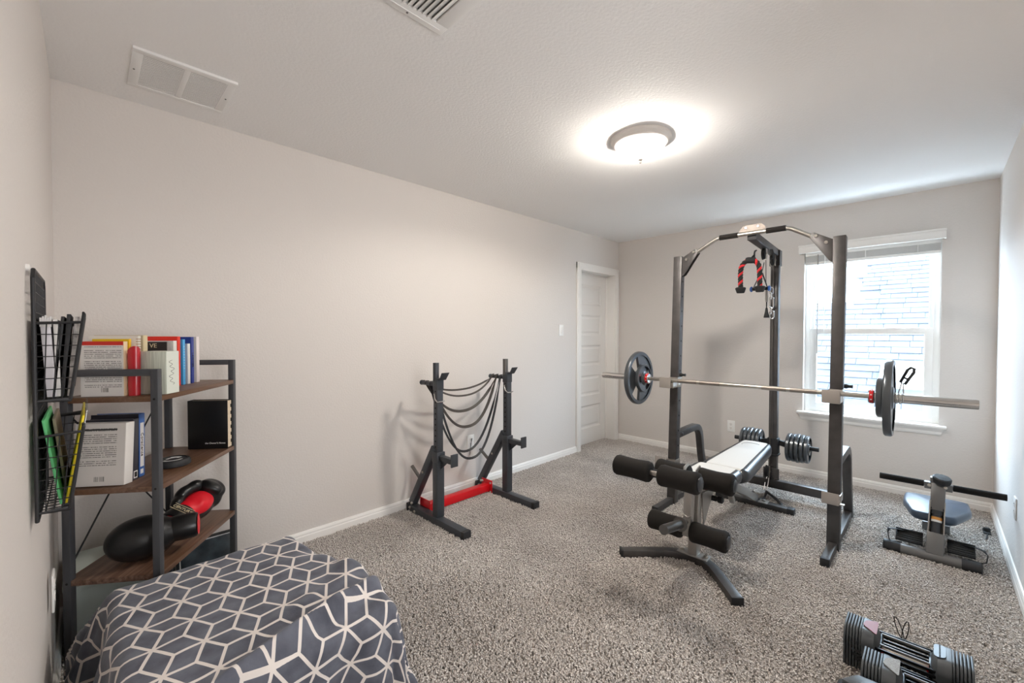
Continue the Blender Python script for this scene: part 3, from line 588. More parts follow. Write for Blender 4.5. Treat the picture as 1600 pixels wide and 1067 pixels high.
# ---------------------------------------------------------------- what hangs from the beam
rp = thing('tricep_rope', 'red and black twisted tricep rope with rubber ends hanging from the rack beam', 'rope', (3.55, .985, 1.86))
pts = [(3.55, 1.058, 1.675), (3.55, 1.060, 1.76)] + [(3.55, .994 + .064 * math.cos(math.radians(a)), 1.800 + .075 * math.sin(math.radians(a))) for a in range(0, 181, 20)] + [(3.55, .928, 1.76), (3.55, .926, 1.672)]
def resample(P, n):
    P = [Vector(p) for p in P]; d = [0]
    for a, b in zip(P, P[1:]): d.append(d[-1] + (b - a).length)
    out = []
    for i in range(n):
        s = d[-1] * i / (n - 1); k = max(j for j in range(len(d) - 1) if d[j] <= s + 1e-9); out.append(P[k].lerp(P[k + 1], (s - d[k]) / (d[k + 1] - d[k])))
    return out
cl = resample(pts, 130)
MT['ropered'] = mat('red_rope_strand', '#d8252c', .7, bump=.3, bscale=600, bdist=.001); MT['ropeblack'] = mat('black_rope_strand', '#20211f', .8, bump=.3, bscale=600, bdist=.001)
for k in range(3):
    P = []
    for i, p in enumerate(cl):
        t = (cl[min(i + 1, 129)] - cl[max(i - 1, 0)]).normalized(); a = Vector((1, 0, 0)); b = t.cross(a); th_ = 2 * PI * k / 3 + i * .36
        P.append(p + (a * math.cos(th_) + b * math.sin(th_)) * .0085)
    m = W(rp); m.tube(P, .0098, 8); obj('rope_strand', m, MT['ropered'] if k == 0 else MT['ropeblack'], rp, ang=60, label='red twisted strand' if k == 0 else None)
for y in (1.058, .926):
    m = W(rp); m.lathe([(.014, .020), (.030, .017), (.037, .012), (.037, .006), (.027, -.024), (.024, -.027), (0, -.027)], Matrix.Translation((3.55, y, 1.655)), 18); obj('rubber_end', m, MT['rubber'], rp)
m = W(rp); m.lathe([(.020, -.032), (.024, -.02), (.024, .02), (.020, .032)], axis((3.55, .990, 1.872), (0, 1, .1)), 16); m.tube([(3.55, .985, 1.89), (3.565, .978, 1.905), (3.578, .975, 1.912)], .005, 8); obj('centre_clamp', m, MT['rubber'], rp)
st_ = thing('stirrup_handle', 'black strap handle with blue plastic ends hanging beside the red rope', 'handle', (3.66, .90, 1.65)); hy0, hy1, hz = 1.006, .888, 1.660; hx = 3.64
m = W(st_); m.tube([(hx, hy0, hz), (hx, hy1, hz)], .0125, 14); obj('grip', m, MT['foam'], st_)
for y, s in ((hy0, 1), (hy1, -1)):
    m = W(st_); m.lathe([(.012, -.006), (.020, -.004), (.022, .003), (.016, .010), (0, .011)], axis((hx, y, hz), (0, s, 0)), 16); obj('end_cap', m, MT['blue'], st_, label='blue plastic end cap')
m = W(st_); m.sweep([(hx, hy0 - .008, hz), (hx, .945, hz + .118), (hx, .935, hz + .122), (hx, hy1 + .008, hz)], [(-.010, -.0015), (.010, -.0015), (.010, .0015), (-.010, .0015)], lambda i: (0, 1, .5) if i > 1 else (0, -1, .5)); m.tube([(hx, .938, hz + .122), (hx + .002, .932, 1.81), (3.65, .925, 1.86)], .003, 6); obj('strap', m, MT['rubber'], st_)
hw = thing('snap_hook_cluster', 'chrome snap hooks and links clipped below the blue ended handle', 'hook', (3.70, .89, 1.56)); hx = 3.70
def link(p, l, w, r, t, lab='link', mm='chrome'):
    m = W(hw); h = l / 2 - w; P = [(w * math.cos(math.radians(a)), h + w * math.sin(math.radians(a))) for a in range(0, 181, 30)] + [(w * math.cos(math.radians(a)), -h + w * math.sin(math.radians(a))) for a in range(180, 361, 30)]
    R3 = Matrix.Translation(p) @ Matrix.Rotation(t, 4, 'Z'); m.tube([R3 @ Vector((0, a, b)) for a, b in P], r, 8, closed=True); obj(lab, m, MT[mm], hw)
for i, (z, l, w, r, t, y) in enumerate(((1.645, .05, .012, .0038, .3, .886), (1.605, .05, .011, .0035, 1.7, .887), (1.555, .085, .013, .004, .2, .885), (1.495, .05, .011, .0035, 1.5, .888), (1.462, .06, .014, .004, .2, .882))): link((hx, y, z), l, w, r, t, 'snap_hook' if l > .07 else 'link')
m = W(hw); m.lathe([(.006, .10), (.010, .08), (.010, .02), (.008, 0)], Matrix.Translation((hx - .01, .915, 1.56)), 12); obj('swivel', m, MT['silver'], hw)
m = W(hw); m.lathe([(.007, .075), (.010, .05), (.019, .008), (.019, 0), (0, 0)], Matrix.Translation((hx - .01, .915, 1.44)), 14); m.tube([(hx - .01, .915, 1.655), (hx - .01, .915, 1.44)], .004, 8); obj('rubber_stop', m, MT['rubber'], hw)
# low cable attachment lying on the carpet at the mast foot
lo2 = thing('row_handle', 'black close grip row handle lying on the carpet at the foot of the cable mast', 'handle', (3.77, .93, .02)); m = W(lo2); m.M = m.M @ Matrix.Translation((.036, 0, 0))
m.tube([(3.80, 1.035, .022), (3.66, 1.00, .030), (3.60, .975, .030), (3.605, .955, .026), (3.70, .930, .024), (3.80, .935, .05)], .010, 10); m.tube([(3.80, .935, .05), (3.72, .84, .030), (3.66, .80, .026), (3.60, .79, .026)], .010, 10); obj('bent_bar', m, MT['black'], lo2)
m = W(lo2); m.M = m.M @ Matrix.Translation((.036, 0, 0)); cyl(m, (3.61, .955, .026), (3.60, .79, .026), .016); obj('grip', m, MT['foam'], lo2)
m = W(lo2); m.M = m.M @ Matrix.Translation((.036, 0, 0)); m.tube([(3.80, .955, .06), (3.825, .952, .115), (3.84, .942, .165), (3.83, .925, .17), (3.815, .93, .11), (3.80, .94, .055)], .0045, 8, closed=True); obj('snap_hook', m, MT['chrome'], lo2)
# ---------------------------------------------------------------- weight plates
def plate_mesh(R, th, hub, bore):
    b = MB(); b.lathe([(R - .022 * R / .21, -th * .30), (R - .03 * R / .21, -th / 2), (R - .006, -th / 2), (R, -th * .3), (R, th * .3), (R - .006, th / 2), (R - .03 * R / .21, th / 2), (R - .022 * R / .21, th * .30)][::-1], None, 44, close=True)
    b.lathe([(bore, -th * .55), (hub - .006, -th * .55), (hub, -th * .4), (hub, th * .4), (hub - .006, th * .55), (bore, th * .55)][::-1], None, 32, close=True)
    ro = R - .024 * R / .21; ri = hub - .003
    for k in range(3):
        a0, a1 = math.radians(120 * k + 10), math.radians(120 * k + 78); n = 8; P = []
        for i in range(n + 1): a = a0 - .10 + (a1 - a0 + .2) * i / n; P.append((ro * math.cos(a), ro * math.sin(a)))
        for i in range(n + 1): a = a1 - (a1 - a0) * i / n; P.append((ri * math.cos(a), ri * math.sin(a)))
        b.prism(P, th * .56, Matrix.Translation((0, 0, -th * .28)))
    return b.mesh('disc', ang=40)
def plate_obj(label, p, n, R, th, hub, bore, spin, group=None, m='plate'):
    t = thing('weight_plate', label, 'weight plate', M=axis(p, n) @ Matrix.Rotation(spin, 4, 'Z'), group=group); key = (R, th, hub, bore)
    if key not in PM: PM[key] = plate_mesh(*key)
    obj('disc', PM[key], MT[m], t)
    if 'r%s' % (key,) not in PM:
        b = MB(); b.lathe([(bore, -th * .56), (bore + .007, -th * .56), (bore + .007, th * .56), (bore, th * .56)], None, 24, close=True); PM['r%s' % (key,)] = b.mesh('bore_ring')
    obj('bore_ring', PM['r%s' % (key,)], MT['steel'], t); return t
PM = {}
BX, BZ = 3.135, .962
for k, wd in enumerate(('nearest the mast', 'second from the mast', 'third from the mast', 'fourth from the mast', 'farthest from the mast')):
    r_ = (.110, .110, .114, .110, .106)[k]
    plate_obj('small grey plate on the right horn of the cable carriage, ' + wd, (CX, MY - .106 - k * .030, CZ - .012), (0, -1, 0), r_, .026, .046, .0287, .3 * k, 'small plates on the cable carriage')
    plate_obj('small grey plate on the left horn of the cable carriage, ' + wd, (CX, MY + .106 + k * .030, CZ - .012), (0, 1, 0), r_, .026, .046, .0287, .5 * k, 'small plates on the cable carriage')
# ---------------------------------------------------------------- barbell across the rack
bb = thing('barbell', 'long chrome olympic barbell resting on the rack catches', 'barbell', (BX, .924, BZ)); YA, YB = 2.008, -.160
m = W(bb); cyl(m, (BX, 1.62, BZ), (BX, .25, BZ), .0142, 20); obj('shaft', m, MT['steel'], bb)
MT['knurl'] = mat('knurled_steel', '#a39a92', .45, 1, bump=.6, bscale=900, bdist=.001)
for a, b in ((1.36, 1.22), (1.20, 1.06), (.80, .66), (.64, .50)):
    m = W(bb); cyl(m, (BX, a, BZ), (BX, b, BZ), .0146, 20); obj('knurling', m, MT['knurl'], bb)
for inn, yc, ye in ((1, 1.602, YA), (-1, .246, YB)):
    m = W(bb); cyl(m, (BX, yc, BZ), (BX, ye, BZ), .0248, 28); cyl(m, (BX, ye - inn * .010, BZ), (BX, ye + inn * .004, BZ), .0235, 28); obj('sleeve', m, MT['chrome'], bb)
    m = W(bb); m.lathe([(.015, -.016), (.036, -.014), (.038, -.010), (.038, .010), (.036, .014), (.015, .016)], axis((BX, yc, BZ), (0, inn, 0)), 28); obj('collar', m, MT['chrome'], bb)
    m = W(bb); m.lathe([(.0388, -.009), (.0388, .009)], axis((BX, yc, BZ), (0, inn, 0)), 28); obj('collar_band', m, MT['red'], bb, label='red printed collar band')
    m = W(bb)
    for q in range(9): m.box((.039 * math.cos(q * .7), .039 * math.sin(q * .7), 0), (.004, .006, .007), axis((BX, yc, BZ), (0, inn, 0)) )
    obj('band_print', m, MT['paper'], bb)
plate_obj('small grey grip plate inside the big one on the left end of the barbell', (BX, 1.640, BZ), (0, 1, 0), .112, .030, .055, .0255, 1.2)
plate_obj('big grey grip plate on the left end of the barbell near the door', (BX, 1.678, BZ), (0, 1, 0), .212, .036, .062, .0255, 2.3)
plate_obj('small grey grip plate inside the big one on the right end of the barbell', (BX, .208, BZ), (0, -1, 0), .112, .030, .055, .0255, .6)
plate_obj('big grey grip plate on the right end of the barbell before the window', (BX, .171, BZ), (0, -1, 0), .212, .036, .062, .0255, .2)
sp = thing('spring_clip', 'chrome spring clip with a black loop handle holding the right barbell plate', 'clip', (BX, .135, BZ)); m = W(sp)
m.tube([(BX + .0285 * math.cos(i * .5), .150 - i * .0011, BZ + .0285 * math.sin(i * .5)) for i in range(34)], .003, 8); m.tube([(BX, .134, BZ + .028), (BX, .122, BZ + .085)], .003, 8); m.tube([(BX + .01, .114, BZ + .027), (BX + .01, .116, BZ + .085)], .003, 8); obj('coil', m, MT['chrome'], sp)
m = W(sp); q = [(.010 * math.sin(a), 0, 0) for a in (0,)]
c0 = Vector((BX, .118, BZ + .085)); d = Vector((0, -.42, .9)).normalized(); sd = Vector((.5, .8, .36)).normalized(); P = [c0 + sd * .012, c0 + d * .075 + sd * .016, c0 + d * .092 + sd * .008, c0 + d * .092 - sd * .008, c0 + d * .075 - sd * .016, c0 - sd * .012]; m.tube(P, .0075, 10, closed=True); m.tube([c0 + d * .03 + sd * .013, c0 + d * .03 - sd * .013], .006, 8); obj('loop_handle', m, MT['rubber'], sp)
# ---------------------------------------------------------------- weight bench with leg developer
bn = thing('weight_bench', 'silver and black weight bench with white top pads and foam leg rollers', 'bench', (2.9, .96, 0)); BY = .96
pts = [(2.205, 1.285, .027), (2.285, 1.205, .027), (2.345, 1.145, .027), (2.400, 1.085, .027), (2.435, 1.025, .027), (2.445, .96, .027), (2.432, .895, .027), (2.392, .835, .027), (2.335, .782, .027), (2.265, .720, .027), (2.185, .650, .027)]
m = W(bn); m.bar(pts, .052, .050); obj('front_foot', m, RB, bn, .003)
for p, d in ((pts[0], (-.7, .7, 0)), (pts[-1], (-.75, -.65, 0))):
    m = W(bn); m.box((0, 0, 0), (.056, .054, .012), axis(p, d, (0, 0, 1)) @ Matrix.Rotation(PI / 2, 4, 'Z')); obj('foot_cap', m, MT['cap'], bn, .002)
m = W(bn); m.bb((2.408, BY - .085, .050), (2.478, BY + .085, .057)); bp = obj('foot_plate', m, MT['silver'], bn, .002); m = W(bn); bolt(m, (2.445, BY - .066, .057), (0, 0, 1), .014, .012); bolt(m, (2.445, BY + .066, .057), (0, 0, 1), .014, .012); obj('bolt', m, MT['steel'], bp)
m = W(bn); m.bar([(2.445, BY, .055), (2.475, BY, .435)], .050, .058, (1, 0, 0)); obj('front_post', m, MT['silver'], bn, .004)
m = W(bn); m.bar([(2.43, BY, .425), (2.62, BY, .405), (2.80, BY, .37), (2.98, BY, .320), (3.31, BY, .190), (3.48, BY, .110), (3.60, BY, .060)], .050, .054); obj('main_rail', m, MT['silver'], bn, .004)
m = W(bn); m.bar([(3.575, 1.20, .028), (3.575, .72, .028)], .052, .050); obj('rear_foot', m, RB, bn, .003)
for y in (1.205, .715):
    m = W(bn); m.box((3.575, y, .029), (.058, .045, .056)); obj('foot_cap', m, MT['cap'], bn, .004)
m = W(bn); m.bb((3.54, BY - .10, .052), (3.61, BY - .04, .060)); bolt(m, (3.575, BY - .07, .06), (0, 0, 1), .014, .012); obj('rear_plate', m, MT['silver'], bn, .002)
for s in (-1, 1):
    m = W(bn); m.prism([(2.48, .40), (2.66, .39), (2.62, .335), (2.50, .20)], .005, Matrix(((1, 0, 0, 0), (0, 0, 1, BY + s * .030 - .0025), (0, 1, 0, 0), (0, 0, 0, 1)))); obj('gusset', m, MT['silver'], bn)
m = W(bn); m.lathe([(.010, -.052), (.016, -.046), (.016, .046), (.010, .052)], axis((2.63, BY - .01, .335), (0, 1, 0)), 14); m.lathe([(.012, 0), (.02, .01), (.02, .03), (.012, .036)], axis((2.63, BY - .06, .335), (0, -1, 0)), 12); obj('adjuster_knob', m, MT['rubber'], bn)
# leg developer lever
m = W(bn); m.bar([(2.392, BY, .515), (2.375, BY, .40), (2.352, BY, .19)], .044, .050, (1, 0, 0)); obj('lever', m, MT['silver'], bn, .004)
m = W(bn); m.bar([(2.41, BY, .485), (2.20, BY, .545), (1.965, BY, .628)], .038, .040); obj('lever_arm', m, MT['black'], bn, .003)
for s in (-1, 1):
    m = W(bn); m.prism([(2.36, .42), (2.47, .42), (2.475, .52), (2.43, .575), (2.38, .56)], .006, Matrix(((1, 0, 0, 0), (0, 0, 1, BY + s * .034 - .003), (0, 1, 0, 0), (0, 0, 0, 1)))); bolt(m, (2.41, BY + s * .036, .49), (0, s, 0), .012, .01); obj('pivot_plate', m, MT['silver'], bn)
m = W(bn); cyl(m, (2.36, BY, .268), (2.25, BY, .285), .012); cyl(m, (2.25, BY, .285), (2.055, BY, .320), .0245, 24); m.lathe([(.036, 0), (.038, .004), (.038, .010), (.024, .012)], axis((2.262, BY, .283), (-1, 0, .18)), 24); obj('weight_peg', m, MT['steeltube'], bn)
m = W(bn); m.tube([(2.352, BY + .03, .33), (2.34, BY + .02, .31), (2.335, BY - .01, .30), (2.34, BY - .03, .315)], .003, 6); obj('spring_pin', m, MT['chrome'], bn)
def roller(cx, cz, ya, yb, r):
    m = W(bn); c = (ya + yb) / 2; l = abs(yb - ya) / 2; sg = 1 if yb > ya else -1
    m.lathe([(.012, -l), (r * .80, -l), (r * .95, -l + .006), (r, -l + .018), (r * .95, -l * .4), (r * .93, 0), (r * .96, l * .5), (r, l - .016), (r * .94, l - .005), (r * .80, l), (.012, l)], axis((cx, c, cz), (0, 1, 0)), 30); ro = obj('foam_roller', m, MT['foam'], bn, ang=50, label='black foam leg roller')
    e = yb
    m = W(bn); m.lathe([(.034, -.002), (.034, .004), (.026, .009), (0, .010)], axis((cx, e, cz), (0, sg, 0)), 24); obj('roller_cap', m, MT['vinyl'], ro)
for cx, cz, r in ((2.352, .222, .056), (2.44, .500, .060), (1.965, .628, .052)):
    m = W(bn); cyl(m, (cx, BY + .212, cz), (cx, BY - .212, cz), .0125); obj('roller_rod', m, MT['steel'], bn)
    roller(cx, cz, BY + .026, BY + .218, r); roller(cx, cz, BY - .022, BY - .212, r)
# pads: black vinyl sides, white tops
def pad(name, x0, x1, w0, w1, zb, th, zr0, zr1, crown, inset, logo=False):
    n = 16; k = 12; P = []
    def sect(t):
        x = x0 + (x1 - x0) * t; w = (w0 + (w1 - w0) * t) / 2; e = min(t, 1 - t) * abs(x1 - x0); rr = .06
        if e < rr: w -= rr * .55 * (1 - math.sqrt(max(0, 1 - (1 - e / rr) ** 2)))
        return x, w, zr0 + (zr1 - zr0) * t, min(1.0, .35 + e / .035)
    body = W(bn); top = W(bn); vs = []; fs = []; tv = []; tf = []; NS = 30
    prof = [(-1, -.2), (-1.03, .2), (-1.02, .6), (-.94, .9), (-.80, 1.0), (-.4, 1.03), (0, 1.04), (.4, 1.03), (.80, 1.0), (.94, .9), (1.02, .6), (1.03, .2), (1, -.2), (.8, -.4), (-.8, -.4)]
    ts = [0, .012, .03, .06] + [.06 + .88 * i / NS for i in range(1, NS)] + [.94, .97, .988, 1]
    for t in ts:
        x, w, z, e = sect(t)
        for a, b in prof: vs.append((x, BY + a * w, z + (th * b if b > 0 else th * b) * (e if b > .3 else 1)))
        for j in range(9):
            a = -1 + j / 4; wi = w * inset * (1 + .14 * math.sin(PI * min(1, max(0, t))) * 0); bb_ = 1.0 + .04 * (1 - a * a)
            tv.append((x, BY + a * wi, z + th * bb_ * e + .0015))
    K = len(prof)
    for i in range(len(ts) - 1):
        for j in range(K): fs.append((i * K + j, i * K + (j + 1) % K, (i + 1) * K + (j + 1) % K, (i + 1) * K + j))
        for j in range(8): tf.append((i * 9 + j, i * 9 + j + 1, (i + 1) * 9 + j + 1, (i + 1) * 9 + j))
    fs += [tuple(range(K)), tuple(range((len(ts) - 1) * K, len(ts) * K))[::-1]]
    body.add(vs, fs); o = obj(name, body, MT['vinyl'], bn, ang=60)
    x, w, z, e = sect(0); q = len(tv)
    s = 1 if x1 > x0 else -1
    for j in range(9): a = -1 + j / 4; tv.append((x - s * .0035, BY + a * w * inset, z + .25 * th * .4)); tf.append((j, j + 1, q + j + 1, q + j)) if j < 8 else None
    top.add(tv, tf); obj('top_panel', top, MT['whitevinyl'], o, ang=60, label='white vinyl top panel')
    return o
pad('seat_pad', 2.545, 2.840, .285, .285, 0, .052, .428, .428, 0, .76)
bk = pad('back_pad', 2.885, 3.650, .300, .215, 0, .060, .395, .425, 0, .74)
m = W(bn); m.bar([(2.80, BY + .06, .375), (3.55, BY + .055, .395)], .03, .03); m.bar([(2.80, BY - .06, .375), (3.55, BY - .055, .395)], .03, .03); obj('back_frame', m, RB, bn, .002)
m = W(bn); m.bar([(2.95, BY, .38), (3.10, BY, .17)], .03, .03, (1, 0, 0)); obj('back_strut', m, MT['silver'], bn, .002)
# emblem on the back pad: an oval outline with letters
MT['emblem'] = mat('grey_print', '#6f6c69', .5)
EMB = INV[bn.name] @ Matrix(((0, -1, 0, 3.50), (-1, 0, 0, BY), (0.04, 0, 1, .4865), (0, 0, 0, 1)))
m = MB(); m.M = INV[bn.name]; m.tube([(3.50 + .055 * math.sin(a), BY + .062 * math.cos(a), .4855 + .0022 * math.sin(a)) for a in [math.radians(x) for x in range(-30, 150, 12)]], .0012, 6); obj('emblem_arc', m, MT['emblem'], bk)
# ---------------------------------------------------------------- rowing seat machine in the right corner
rw = thing('rowing_machine', 'compact grey rowing machine with a dark padded seat and wide black handlebar in the corner', 'rowing machine', (3.5, -.02, 0)); GM = mat('grey_machine_paint', '#6e6d6c', .4, .4); 
m = W(rw); cyl(m, (3.425, .165, .032), (3.425, -.175, .032), .031, 24); obj('base_tube', m, GM, rw)
for y, s in ((.17, 1), (-.17, -1)):
    m = W(rw); m.lathe([(.033, -.045), (.034, .0), (.033, .03), (.026, .034), (0, .035)], axis((3.425, y, .033), (0, s, 0)), 24); obj('end_cap', m, MT['cap'], rw)
cb, ct = Vector((3.43, -.018, .045)), Vector((3.60, -.032, .43)); cd = (ct - cb).normalized()
m = W(rw); m.bar([cb, cb + cd * .12], .074, .060, (1, 0, 0)); obj('column_foot', m, GM, rw, .004)
m = W(rw)
for s in (-1, 1): m.bar([cb + cd * .10 + Vector((0, s * .033, 0)), cb + cd * .30 + Vector((0, s * .031, 0))], .006, .055, (1, 0, 0))
m.bar([cb + cd * .11 + Vector((.022, 0, 0)), cb + cd * .30 + Vector((.022, 0, 0))], .066, .006, (1, 0, 0)); obj('column', m, MT['silver'], rw, .001)
m = W(rw); cyl(m, cb + cd * .10 + Vector((-.006, 0, 0)), cb + cd * .235 + Vector((-.006, 0, 0)), .0235, 24); cyl(m, cb + cd * .225 + Vector((-.006, 0, 0)), cb + cd * .25 + Vector((-.006, 0, 0)), .028, 24); sh = obj('shock_cylinder', m, MT['vinyl'], rw)
m = W(rw); cyl(m, cb + cd * .196 + Vector((-.006, 0, 0)), cb + cd * .212 + Vector((-.006, 0, 0)), .0242, 24); obj('label_band', m, MT['orange'], sh, label='orange sticker band')
m = W(rw); cyl(m, cb + cd * .184 + Vector((-.006, 0, 0)), cb + cd * .196 + Vector((-.006, 0, 0)), .0242, 24); obj('label_band', m, MT['paper'], sh, label='white sticker band')
m = W(rw); m.bar([cb + cd * .245, ct - cd * .005], .062, .045, (1, 0, 0)); mb_ = obj('mast_arm', m, GM, rw, .004)
m = W(rw); p = cb + cd * .272 + Vector((-.0235, 0, -.006)); m.box((0, 0, 0), (.006, .026, .022), axis(p, cd)); bolt(m, p + Vector((0, .028, 0)), (-1, 0, .4), .006, .006); bolt(m, p + Vector((0, -.028, 0)), (-1, 0, .4), .006, .006); obj('latch', m, MT['cap'], mb_)
HX, HZ = 3.60, .405
m = W(rw); cyl(m, (HX, .225, HZ), (HX, -.285, HZ), .012); m.bb((HX - .028, -.090, HZ - .022), (HX + .012, .030, HZ + .018)); hb = obj('handlebar', m, GM, rw, .003)
for a, b in ((.236, .032), (-.092, -.300)):
    m = W(rw); cyl(m, (HX, a, HZ), (HX, b, HZ), .0185, 20); obj('foam_grip', m, MT['foam'], hb)
m = W(rw); bolt(m, (HX - .028, .008, HZ), (-1, 0, .3), .010, .008); bolt(m, (HX - .028, -.060, HZ), (-1, 0, .3), .010, .008); obj('bolt', m, MT['steel'], hb)
m = W(rw); m.bb((HX - .03, -.065, HZ + .018), (HX + .01, .005, HZ + .050)); obj('knob_block', m, GM, rw, .003)
m = W(rw); m.lathe([(.020, -.026), (.040, -.020), (.042, -.010), (.042, .008), (.036, .014), (0, .016)], axis((HX - .015, -.045, HZ + .045), (-.25, -.15, 1)), 26); obj('tension_knob', m, MT['cap'], rw)
# seat pad: hexagonal trapezoid with rounded corners
def rounded(poly, r, n=5):
    out = []; k = len(poly)
    for i in range(k):
        p, a, b = Vector(poly[i]), Vector(poly[i - 1]), Vector(poly[(i + 1) % k]); u, v = (a - p).normalized(), (b - p).normalized()
        p0, p1 = p + u * r, p + v * r
        for j in range(n + 1):
            t = j / n; out.append(((1 - t) ** 2 * p0 + 2 * t * (1 - t) * p + t * t * p1)[:])
    return out
def cushion(mb, poly, z, th, M=None, dome=.008):
    c = Vector((sum(p[0] for p in poly) / len(poly), sum(p[1] for p in poly) / len(poly))); n = len(poly); vs = []; fs = []
    for k, h in ((.93, 0), (1, .25 * th), (1.0, .6 * th), (.96, .9 * th), (.88, th), (.5, th + dome), (.0, th + dome * 1.3)):
        for p in poly: q = c + (Vector(p) - c) * k; vs.append((q.x, q.y, z + h))
    for r in range(6):
        for i in range(n): fs.append((r * n + i, r * n + (i + 1) % n, (r + 1) * n + (i + 1) % n, (r + 1) * n + i))
    fs.append(tuple(range(n))[::-1]); mb.add(vs, fs, M)
seat = rounded([(3.94, .128), (3.94, -.172), (3.74, -.178), (3.515, -.098), (3.515, .080), (3.74, .130)], .045)
m = W(rw); cushion(m, seat, .198, .050); obj('seat_pad', m, MT['bluevinyl'], rw, ang=60)
m = W(rw); m.bb((3.60, -.06, .186), (3.86, .03, .199)); m.bb((3.70, -.04, .10), (3.78, .01, .19)); m.bar([(3.45, -.018, .075), (3.95, -.03, .085)], .05, .04); m.bb((3.92, -.09, .0), (3.96, .04, .07)); obj('seat_rail', m, GM, rw, .003)
for ya, yb, lp, s in ((.150, .030, .185, 1), (-.070, -.180, -.225, -1)):
    m = W(rw); M = Matrix.Translation((3.478, (ya + yb) / 2, .094)) @ Matrix.Rotation(math.radians(-30), 4, 'Y'); m.box((0, 0, 0), (.076, abs(ya - yb), .012), M)
    for k in range(5): m.box((-.030 + k * .015, 0, .008), (.006, abs(ya - yb) * .9, .005), M)
    m.box((.036, 0, .010), (.008, abs(ya - yb), .022), M); ft = obj('foot_plate', m, MT['cap'], rw, .002)
    m = W(rw); cyl(m, (3.45, .05 * s - .02, .070), (3.47, yb if s > 0 else ya, .082), .009); cyl(m, (3.47, (ya + yb) / 2, .03), (3.475, (ya + yb) / 2, .09), .007); obj('pedal_axle', m, MT['steel'], ft)
    m = W(rw); e = ya if s > 0 else yb; P = [(3.505, e - s * .045, .118), (3.485, e, .124), (3.47, e + s * .030, .122), (3.455, lp, .104), (3.440, lp - s * .006, .070), (3.435, e + s * .02, .062), (3.44, e - s * .03, .066)]
    m.sweep(P, [(-.012, -.0018), (.012, -.0018), (.012, .0018), (-.012, .0018)], lambda i, P=P: (0, s, .25) if i in (3, 4) else (.2, 0, 1)); obj('foot_strap', m, MT['rubber'], ft)
pg = thing('floor_plug', 'small black plug lying on the carpet by the right baseboard', 'plug', (4.146, -.262, .02)); m = W(pg)
m.box((4.15, -.262, .020), (.10, .036, .014)); obj('body', m, MT['rubber'], pg, .006); m = W(pg); m.lathe([(.017, 0), (.018, .014), (.014, .022), (0, .024)], Matrix.Translation((4.146, -.262, .025)), 14); obj('knob', m, MT['rubber'], pg)
m = W(pg); m.tube([(4.10, -.262, .02), (4.03, -.255, .018), (4.0, -.25, .016)], .004, 8); obj('lead', m, MT['rubber'], pg)
